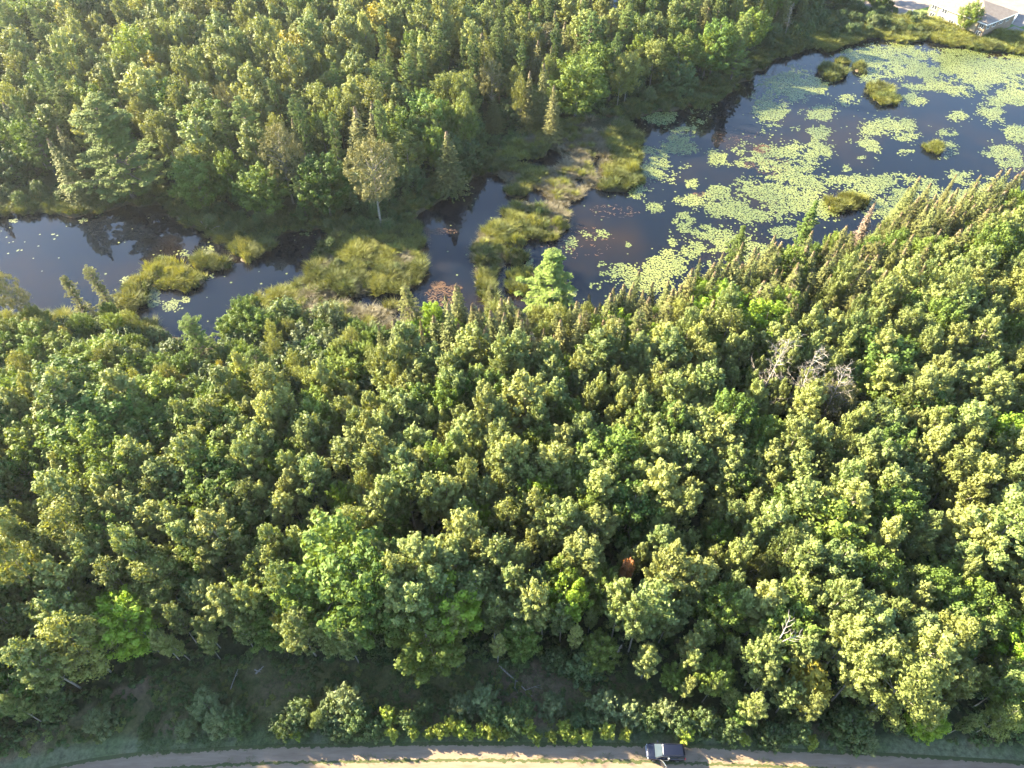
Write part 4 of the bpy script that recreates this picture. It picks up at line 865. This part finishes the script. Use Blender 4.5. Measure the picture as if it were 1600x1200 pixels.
def sedge_island(i, cx, cy, rx, ry):
    rs = np.random.RandomState(400 + i); x0, y0 = ground(cx, cy, 0.1); x1, _ = ground(cx + rx, cy, .1); _, y1 = ground(cx, cy - ry, .1)
    RX, RY = x1 - x0, y1 - y0; n = int(max(400, min(6000, RX * RY * 3.14 * 60)))
    e = bpy.data.objects.new('sedge_island', None); COL.objects.link(e); e.location = (x0, y0, 0); tag(e, isl_lab[i], 'grass island', 'sedge islands in the ponds')
    b = MB(); k = 18; V = [(0, 0, .42)]; F = []
    for rr, z in ((.5, .36), (.85, .2), (1.02, -.3)):
        for j in range(k):
            a = 2 * pi * j / k; w = .95 + .16 * sin(3 * a + i) + .12 * sin(5 * a + 2 * i); V.append((cos(a) * RX * rr * w, sin(a) * RY * rr * w, z))
    for j in range(k): F.append([0, 1 + j, 1 + (j + 1) % k])
    for q in (0, 1):
        for j in range(k): F.append([1 + q * k + j, 1 + (q + 1) * k + j, 1 + (q + 1) * k + (j + 1) % k, 1 + q * k + (j + 1) % k])
    b.v.append(np.array(V)); b.f += F; b.t.append(np.full(len(V), .2)); b.n += len(V)
    link('mound', b.mesh('mound', M['mud'], True), e)
    a = rs.rand(n) * 6.283; q = np.sqrt(rs.rand(n)); wob = 1 + .16 * np.sin(3 * a + i) + .12 * np.sin(5 * a + 2 * i) + .10 * np.sin(11 * a + i * 2)
    bx, by_ = np.cos(a) * q * RX * wob, np.sin(a) * q * RY * wob
    nc = max(5, n // 75); cen = rs.randint(0, n, nc); cid = rs.randint(0, nc, n); cen = cen[cid]; off = rs.normal(size=(n, 2)) * .30
    bx, by_ = bx[cen] + off[:, 0], by_[cen] + off[:, 1]; q = np.minimum(1.15, np.hypot(bx / RX, by_ / RY))
    hum = fbm(bx * .45 + i * 9, by_ * .45, 500 + i, 2)
    h = (.9 + .6 * rs.rand(n)) * (1.2 - .3 * q) * (.35 + 1.5 * hum); o2 = rs.normal(size=(n, 2)) * .2 + off * 1.1; h = h * (.7 + .6 * rs.rand(nc))[cid]
    base = np.stack([bx, by_, .42 - .35 * q ** 2 - .1], 1); mid = base + np.concatenate([o2 * .35, (h * .62)[:, None]], 1); tp = base + np.concatenate([o2, h[:, None]], 1)
    tw = rs.rand(n) * 6.28; sd_ = np.stack([np.cos(tw), np.sin(tw), 0 * tw], 1) * .055
    V = np.stack([base - sd_, base + sd_, mid + sd_, mid - sd_, tp], 1).reshape(-1, 3); F = []
    for m in range(n): F += [[5 * m, 5 * m + 1, 5 * m + 2, 5 * m + 3], [5 * m + 3, 5 * m + 2, 5 * m + 4]]
    tt = np.clip(np.repeat(.5 + rs.normal(size=n) * .2 + (fbm(bx * .9, by_ * .9, i, 2) - .5), 5), 0, 1)
    b = MB(); b.v.append(V); b.f += F; b.t.append(tt); b.n += len(V)
    bl = link('blades', b.mesh('blades', M['reed' if i in (8, 9, 10, 11, 12, 19, 22) else 'sedge']), e); bl['kind'] = 'stuff'

for i, s4 in enumerate(ISLANDS): sedge_island(i, *s4)

# ------------------------------------------------------------------ fallen logs and dead branches
def log(name, a, b_, r, label, z=1.3, z2=None, twigs=4, cat='log', seed=1, mat='dead'):
    rs = np.random.RandomState(seed); z2 = z if z2 is None else z2
    x0, y0 = ground(a[0], a[1], z); x1, y1 = ground(b_[0], b_[1], z2); L_ = math.hypot(x1 - x0, y1 - y0)
    e = bpy.data.objects.new(name, None); COL.objects.link(e); e.location = (x0, y0, z); tag(e, label, cat)
    p0 = np.zeros(3); p1 = np.array([x1 - x0, y1 - y0, z2 - z]); w = MB()
    w.tube([p0 + (p1 - p0) * t + rs.normal(size=3) * (.05, .05, .02) * (0 < t < 1) for t in np.linspace(0, 1, 6)], np.linspace(r, r * .35, 6), 7)
    link('stem', w.mesh('stem', M[mat], True), e)
    for i in range(twigs):
        t = .35 + .6 * (i + .5) / twigs; q = p0 + (p1 - p0) * t; d = (p1 - p0) / np.linalg.norm(p1 - p0); s = np.array([-d[1], d[0], .5 + .3 * rs.rand()]) * (1 if i % 2 else -1); s[2] = abs(s[2])
        l2 = L_ * (.18 + .2 * rs.rand()); m = q + (d * .7 + s) * l2 * .5; b2 = MB(); b2.tube([q, m, m + (d * 1.1 + s * .5) * l2 * .5], [r * .4, r * .28, r * .1], 5)
        b2.tube([m, m + (d + s) * l2 * .3 + rs.normal(size=3) * .15], [r * .22, r * .07], 4)
        link('branch', b2.mesh('branch', M[mat], True), e)
log('fallen_log', (780, 1040), (832, 1088), .13, 'fallen white birch log lying across the brown clearing', 1.5, 1.3, 2, seed=1, mat='bark_pale')
log('fallen_log', (768, 1008), (828, 948), .12, 'fallen white birch stem leaning up into the forest edge', 1.6, 5.5, 3, seed=2, mat='bark_pale')
log('dead_branches', (1213, 1010), (1236, 962), .10, 'white dead branches sticking out of the canopy edge', 12.5, 15.0, 6, 'dead branch', 3, 'white_wood')
log('dead_branches', (1216, 1004), (1252, 992), .08, 'lower white dead branch fork at the canopy edge', 12.5, 13.5, 6, 'dead branch', 4, 'white_wood')
log('dead_branches', (360, 1078), (372, 1045), .07, 'thin grey dead stem beside the clearing shrubs, left', 1.4, 3.0, 1, 'dead branch', 5)
log('dead_branches', (100, 1040), (75, 1015), .08, 'grey dead branches in the shade of the bottom-left trees', 6, 7.5, 5, 'dead branch', 6)
log('dead_branches', (250, 1020), (222, 985), .09, 'pale dead branches below the vivid edge maple', 5, 7.5, 6, 'dead branch', 7)
log('fallen_log', (400, 1052), (412, 1041), .14, 'short grey log stub lying in the left of the clearing', 1.5, 1.7, 0, seed=8)
log('fallen_log', (398, 1046), (407, 1050), .11, 'second short grey log crossing the log stub', 1.6, 1.6, 0, seed=9)
log('dead_branches', (956, 1035), (972, 1008), .12, 'splayed grey dead top hanging at the clearing edge', 2.5, 5.5, 6, 'dead branch', 10)
log('fallen_log', (314, 346), (335, 362), .16, 'bleached log lying on the far bank above the left pond', 1.2, 1.0, 2, seed=11)
log('fallen_log', (425, 455), (462, 447), .16, 'bleached log at the waterline of the marsh island', .15, .3, 1, seed=12)
log('standing_stem', (633, 497), (634, 455), .07, 'thin bare white stem standing at the channel edge', .3, 6.5, 0, 'dead stem', 13)
log('fallen_log', (741, 440), (750, 448), .06, 'thin pale stick at the channel edge below the reed strip', .08, .2, 0, seed=14)
log('fallen_log', (1210, 745), (1222, 722), .09, 'pale dead stem in the dark canopy gap on the right', 4, 8, 1, seed=15)
log('dead_branches', (1300, 925), (1328, 850), .08, 'thin bare stem rising right of the white dead branches', 9, 14, 4, 'dead branch', 16)
log('fallen_log', (725, 272), (740, 277), .08, 'curved pale stick on the bank at the channel head', .4, .2, 1, seed=17)

# ------------------------------------------------------------------ the house by the pond
def slab(name, poly, z, mat, label):
    b = MB(); b.add([(x, y, z) for x, y in poly], [tuple(range(len(poly)))])
    return tag(link(name, b.mesh(name, mat)), label, kind='structure')
M['siding'] = rough_mat('cream_siding', (.30, .25, .17), (.36, .31, .215), 1.5)
M['stone'] = rough_mat('tan_stone', (.13, .095, .07), (.24, .18, .13), 2.5)
M['shingle'] = rough_mat('grey_shingle', (.145, .115, .095), (.20, .165, .14), 1.2, bump=.3)
M['white'] = rough_mat('white_trim', (.55, .55, .53), (.62, .62, .60), 1)
M['pane'] = rough_mat('window_pane', (.03, .035, .045), (.05, .055, .07), 1, rough=.08, spec=.6)
M['concrete'] = rough_mat('pink_concrete', (.15, .125, .112), (.20, .165, .15), .5)
M['stucco'] = rough_mat('blue_grey_metal', (.20, .24, .32), (.26, .30, .38), .6, rough=.5)
def house():
    B = np.array(ground(1531, 60, 1.2)); C = np.array(ground(1577, 42, 1.2)); u = (C - B) / np.linalg.norm(C - B); Wd = float(np.linalg.norm(C - B)) * 1.0
    v = np.array([-u[1], u[0]]); Ln = 19.0; He = 4.3; Hr = 6.9; ov = .6
    e = bpy.data.objects.new('house', None); COL.objects.link(e); e.location = (B[0], B[1], 1.2); e.rotation_euler = (0, 0, math.atan2(u[1], u[0]))
    tag(e, 'cream and stone house with hipped grey roof by the upper right pond shore', 'house')
    # local axes: x along the dark short wall, y along the lit long wall
    b = MB(); b.box(0, Wd, 0, Ln, -.3, He); wall = link('wall', b.mesh('wall', M['siding']), e)
    b = MB(); b.box(-.06, Wd + .06, -.06, 2.6, -.3, He - .05); b.box(-.06, .3, Ln - 3.2, Ln + .06, -.3, He - .05); st = link('stone_cladding', b.mesh('stone_cladding', M['stone']), e)
    b = MB(); a = Wd / 2
    V = [(-ov, -ov, He), (Wd + ov, -ov, He), (Wd + ov, Ln + ov, He), (-ov, Ln + ov, He), (a, a, Hr), (a, Ln - a, Hr)]
    V += [(x, y, z - .22) for x, y, z in V[:4]]
    b.add(V, [(0, 1, 4)]); b.f = []
    b.f += [[0, 1, 4], [1, 2, 5, 4], [2, 3, 5], [3, 0, 4, 5], [6, 7, 1, 0], [7, 8, 2, 1], [8, 9, 3, 2], [9, 6, 0, 3], [9, 8, 7, 6]]
    rf = link('roof', b.mesh('roof', M['shingle']), e)
    b = MB()
    for (p, q, r, s) in ((-ov - .02, Wd + ov + .02, -ov - .08, -ov - .02), (-ov - .08, -ov - .02, -ov, Ln + ov)): b.box(p, q, r, s, He - .26, He + .02)
    link('gutter', b.mesh('gutter', M['white']), rf)
    b = MB(); b.tube([(a - 2, a + 5, Hr - .9), (a - 2, a + 5, Hr + .5)], [.35, .35], 4); link('chimney', b.mesh('chimney', M['stone']), rf)
    def window(x, y, z, w, h, side):
        f = MB(); g = MB(); t = .09
        if side == 'L':
            f.box(-.14, -.02, y - w / 2 - t, y + w / 2 + t, z - t, z); f.box(-.14, -.02, y - w / 2 - t, y + w / 2 + t, z + h, z + h + t)
            for yy in (y - w / 2 - t, y - t / 2, y + w / 2): f.box(-.14, -.02, yy, yy + t, z, z + h)
            g.box(-.09, -.03, y - w / 2, y + w / 2, z, z + h)
        else:
            f.box(x - w / 2 - t, x + w / 2 + t, -.16, -.08, z - t, z); f.box(x - w / 2 - t, x + w / 2 + t, -.16, -.08, z + h, z + h + t)
            for xx in (x - w / 2 - t, x - t / 2, x + w / 2): f.box(xx, xx + t, -.16, -.08, z, z + h)
            g.box(x - w / 2, x + w / 2, -.12, -.09, z, z + h)
        o = link('window', f.mesh('window', M['white']), wall); link('pane', g.mesh('pane', M['pane']), o)
    for y, z, w in ((1.2, .5, 1.2), (1.2, 2.7, 1.2), (10.5, .6, 1.6), (14.0, .6, 1.9), (17.2, .6, 1.5), (17.4, 2.7, 1.6), (13.8, 2.7, 1.6), (7.4, .2, 1.7), (5.2, 2.6, 1.8)): window(0, y, z, w, 1.15, 'L')
    for x, z, w in ((1.4, 2.6, 1.2), (4.4, 2.6, 1.6), (8.0, 2.6, 1.6), (11.5, 2.6, 1.4)): window(x, 0, z, w, 1.15, 'F')
    # white deck at the wall foot, gravel bed at the right corner
    b = MB(); b.box(-2.6, -.15, 7.0, 10.4, .3, .5); b.box(-2.5, -2.35, 7.1, 7.25, -.2, .3); b.box(-2.5, -2.35, 10.2, 10.35, -.2, .3)
    link('deck', b.mesh('deck', M['white']), e)
    def W2(x, y): p = B + u * x + v * y; return (p[0], p[1])
    slab('driveway', [W2(-14, Ln + 3), W2(-10, 17.5), W2(-9.5, 20), W2(-1, 24.6), W2(Wd + 4, Ln + 2), W2(Wd + 2, 10), W2(Wd + 2.6, -2), W2(60, -2), W2(60, 60), W2(-14, 60)], 1.212, M['concrete'], 'pale pinkish driveway and street behind the house')
    slab('patio', [W2(9, -.5), W2(17, -.5), W2(17, -4), W2(13, -5), W2(9, -3)], 1.208, M['concrete'], 'pale stone patio at the right corner of the house')
    # low white retaining wall
    b = MB(); b.box(0, 9.5, -.15, .15, -.2, .55); o = link('garden_wall', b.mesh('garden_wall', M['white'])); p = W2(-9.5, 20.3); o.location = (p[0], p[1], 1.2); o.rotation_euler = (0, 0, math.atan2(u[1], u[0]) + .35); tag(o, 'low white wall running left from the far end of the house', 'wall')
    b = MB(); b.box(-.12, .12, 0, 9, -.2, 1.2); o = link('white_fence', b.mesh('white_fence', M['white'])); p = W2(Wd + 3, 1); o.location = (p[0], p[1], 1.2); o.rotation_euler = (0, 0, math.atan2(u[1], u[0]) - 1.2); tag(o, 'white fence panel right of the house at the picture edge', 'fence')
    # second building showing only its roof between treetops
    x, y = ground(985, 2, 10.5); e2 = bpy.data.objects.new('cabin', None); COL.objects.link(e2); e2.location = (x, y + 6, 1.2); e2.rotation_euler = (0, 0, .35); tag(e2, 'building with blue-grey roof showing between treetops at the top edge', 'building')
    b = MB(); b.box(-7, 7, -5, 5, -.3, 7.5); link('wall', b.mesh('wall', M['siding']), e2)
    b = MB(); b.add([(-7.6, -5.6, 7.5), (7.6, -5.6, 7.5), (7.6, 0, 10), (-7.6, 0, 10), (7.6, 5.6, 7.5), (-7.6, 5.6, 7.5)], [(0, 1, 2, 3), (3, 2, 4, 5), (0, 5, 4, 1)]); link('roof', b.mesh('roof', M['stucco']), e2)
house()

# ------------------------------------------------------------------ the parked car
M['paint'] = rough_mat('navy_black_paint', (.007, .009, .020), (.009, .011, .024), 2, rough=.22, metal=.3, spec=.6)
M['glass'] = rough_mat('tinted_glass', (.015, .02, .02), (.02, .025, .025), 2, rough=.04, spec=.9)
M['shield'] = rough_mat('windscreen_glass', (.02, .032, .042), (.03, .042, .052), 2, rough=.03, spec=.3)
M['tyre'] = rough_mat('tyre_rubber', (.018, .018, .018), (.03, .03, .03), 6)
M['alloy'] = rough_mat('alloy', (.45, .45, .46), (.55, .55, .56), 3, rough=.3, metal=.9)
M['lamp'] = rough_mat('headlamp_lens', (.70, .70, .66), (.80, .80, .78), 3, rough=.15)
M['tail'] = rough_mat('tail_lamp', (.35, .02, .02), (.45, .03, .03), 3, rough=.2)
M['trim'] = rough_mat('beige_interior', (.34, .31, .26), (.46, .42, .36), 3, rough=.6)
M['black'] = rough_mat('black_trim', (.012, .012, .012), (.02, .02, .02), 3, rough=.5)
def car():
    x, y = ground(1038, 1177, 1.25)
    e = bpy.data.objects.new('parked_car', None); COL.objects.link(e); e.location = (x, y, 1.235); e.rotation_euler = (0, 0, radians(-1.5)); e.scale = (.94, .94, .94)
    tag(e, 'dark navy minivan parked on the sandy road with its driver door open', 'car')
    def loft(secs, closed_ends=True):
        # sections: x, half width, z low, z high, corner radius
        b = MB(); k = 20; V = []
        for (sx, hw, z0, z1, cr) in secs:
            cz = (z0 + z1) / 2; hh = (z1 - z0) / 2
            for j in range(k):
                a = 2 * pi * (j + .5) / k; c, s = cos(a), sin(a); p = 2 / cr
                V.append((sx, math.copysign(abs(c) ** p, c) * hw, cz + math.copysign(abs(s) ** p, s) * hh))
        n = len(secs); F = [(i * k + j, i * k + (j + 1) % k, (i + 1) * k + (j + 1) % k, (i + 1) * k + j) for i in range(n - 1) for j in range(k)]
        b.v.append(np.array(V)); b.f += [list(f) for f in F] + [list(range(k))[::-1], [(n - 1) * k + j for j in range(k)]]; b.t.append(np.full(len(V), .5)); b.n += len(V); return b
    body = loft([(-2.42, .62, .42, .72, 4), (-2.36, .80, .34, .82, 5), (-2.15, .92, .28, .93, 5), (-1.6, .97, .26, 1.02, 6), (-1.1, .98, .26, 1.08, 6), (-.3, .985, .26, 1.10, 6), (1.2, .985, .26, 1.10, 6), (2.1, .96, .28, 1.10, 6), (2.38, .90, .36, 1.06, 5), (2.45, .82, .45, .98, 4)])
    bo = link('body', body.mesh('body', M['paint'], True), e)
    V = [(-1.30, .90, 1.04), (-.42, .70, 1.66), (2.08, .70, 1.66), (2.38, .86, 1.04)]
    def quad(name, pts, mat, parent=e, th=0):
        b = MB(); b.add(pts, [tuple(range(len(pts)))]); return link(name, b.mesh(name, mat), parent)
    # glasshouse core (dark) with roof slab on top
    g = loft([(-1.32, .86, .98, 1.08, 6), (-.9, .83, .98, 1.36, 6), (-.48, .79, .98, 1.62, 6), (2.1, .79, .98, 1.62, 6), (2.36, .82, .98, 1.1, 6)]); link('cabin_glass', g.mesh('cabin_glass', M['glass'], True), e)
    r = loft([(-.52, .66, 1.60, 1.68, 4), (-.3, .75, 1.58, 1.73, 5), (.8, .78, 1.58, 1.76, 5), (2.0, .76, 1.58, 1.73, 5), (2.2, .70, 1.56, 1.67, 4)]); ro = link('roof', r.mesh('roof', M['paint'], True), e)
    for s in (-1, 1):
        b = MB(); b.tube([(-.1, s * .66, 1.80), (1.9, s * .66, 1.80)], [.022, .022], 6); b.tube([(-.1, s * .66, 1.72), (-.1, s * .66, 1.80)], [.02, .02], 5); b.tube([(1.9, s * .66, 1.72), (1.9, s * .66, 1.80)], [.02, .02], 5); link('roof_rail', b.mesh('roof_rail', M['black']), ro)
    b = MB(); b.add([(-1.36, -.78, 1.09), (-1.36, .78, 1.09), (-.55, .66, 1.685), (-.55, -.66, 1.685)], [(0, 3, 2, 1)])
    ws = link('windscreen', b.mesh('windscreen', M['shield']), e)
    b = MB()
    for yy in (-.3, .35): b.tube([(-1.34, yy, 1.10), (-1.12, yy - .45, 1.28)], [.015, .01], 4)
    link('wiper', b.mesh('wiper', M['black']), ws)
    for s in (-1, 1):
        for (x0, z0), (x1, z1) in (((-1.32, 1.06), (-.5, 1.66)), ((.38, 1.08), (.36, 1.66)), ((1.35, 1.08), (1.33, 1.66)), ((2.3, 1.08), (2.1, 1.64))):
            b = MB(); b.tube([(x0, s * .86, z0), (x1, s * .76, z1)], [.045, .04], 5); link('pillar', b.mesh('pillar', M['paint']), bo)
        b = MB(); b.box(-.13, .13, -.06, .07, -.08, .06); o = link('headlight', b.mesh('headlight', M['lamp']), e); o.location = (-2.2, s * .74, .76); o.rotation_euler = (0, 0, s * -.5)
        b = MB(); b.box(-.05, .05, -.1, .1, -.22, .22); o = link('tail_light', b.mesh('tail_light', M['tail']), e); o.location = (2.40, s * .82, .88)
        b = MB(); b.box(-.08, .08, -.12, .12, -.09, .09); b.tube([(0, -s * .14, -.05), (0, 0, 0)], [.03, .03], 5); o = link('wing_mirror', b.mesh('wing_mirror', M['paint']), e); o.location = (-.92, s * 1.08, 1.12)
        # side glass proud of the core
        for (a, c) in ((.44, 1.28), (1.42, 2.12)):
            quad('side_window', [(a, s * .868, 1.12), (c, s * .868, 1.12), (c - .04, s * .80, 1.58), (a, s * .80, 1.58)][::s], M['glass'], bo)
        for xw in (-1.55, 1.45):
            w = MB(); k = 20
            for rr, hw in ((.34, .11),):
                V = [(cos(2 * pi * j / k) * rr, y_, sin(2 * pi * j / k) * rr) for y_ in (-hw, hw) for j in range(k)]
                w.add(V, [(j, (j + 1) % k, k + (j + 1) % k, k + j) for j in range(k)]); w.f += [list(range(k)), list(range(k, 2 * k))[::-1]]
            t = link('tyre', w.mesh('tyre', M['tyre']), e); t.location = (xw, s * .90, .34)
            w = MB(); V = [(cos(2 * pi * j / k) * .2, y_, sin(2 * pi * j / k) * .2) for y_ in (-.12, .12) for j in range(k)]
            w.add(V, [(j, (j + 1) % k, k + (j + 1) % k, k + j) for j in range(k)]); w.f += [list(range(k)), list(range(k, 2 * k))[::-1]]; link('rim', w.mesh('rim', M['alloy']), t)
    b = MB(); b.box(-2.46, -2.38, -.5, .5, .50, .68); link('grille', b.mesh('grille', M['black']), e)
    b = MB(); b.box(-2.45, -2.2, -.66, .66, .70, .80); link('bumper_glare', b.mesh('bumper_glare', M['alloy']), e)  # pale alloy strip stands in for the white glare on the nose
    # black slab stands for shade in the driver-side opening, seat, open door
    b = MB(); b.box(-.88, .32, -.995, -.93, .42, 1.04); link('doorway_shade', b.mesh('doorway_shade', M['black']), e)
    b = MB(); b.box(-.25, .25, -1.02, -.62, .62, .80); b.box(.15, .32, -1.0, -.62, .8, 1.5); link('seat', b.mesh('seat', M['trim'], False), e)
    d = bpy.data.objects.new('door', None)
    b = MB(); b.box(0, 1.18, -.045, .045, .0, .68); b.f = b.f; dm = b.mesh('door', M['paint'])
    do = link('door', dm, e); do.location = (-.88, -.99, .40); do.rotation_euler = (0, 0, radians(-58))
    b = MB(); b.box(.06, 1.12, .048, .10, .06, .62); link('door_lining', b.mesh('door_lining', M['trim']), do)
    b = MB(); b.tube([(.02, 0, .68), (.42, .08, 1.22), (1.12, .08, 1.24), (1.18, 0, .68)], [.04, .035, .035, .04], 5); link('window_frame', b.mesh('window_frame', M['alloy']), do)
    quad('window_pane', [(.08, .0, .69), (1.12, .0, .69), (1.06, .07, 1.2), (.44, .07, 1.2)], M['glass'], do)
    b = MB(); b.box(.95, 1.12, -.075, -.05, .5, .54); link('handle', b.mesh('handle', M['alloy']), do)
car()

# ------------------------------------------------------------------ evening haze
def haze():
    b = MB(); b.box(-420, 420, -60, 560, -1.8, 99)
    m = bpy.data.materials.new('haze'); m.use_nodes = True; nt = m.node_tree; nt.nodes.clear()
    o = nt.nodes.new('ShaderNodeOutputMaterial'); v = nt.nodes.new('ShaderNodeVolumePrincipled'); v.inputs['Color'].default_value = (.86, .92, 1, 1); v.inputs['Density'].default_value = .00007; v.inputs['Anisotropy'].default_value = .5
    nt.links.new(v.outputs[0], o.inputs['Volume'])
    tag(link('haze', b.mesh('haze', m)), 'thin evening haze over the forest', kind='stuff')
haze()
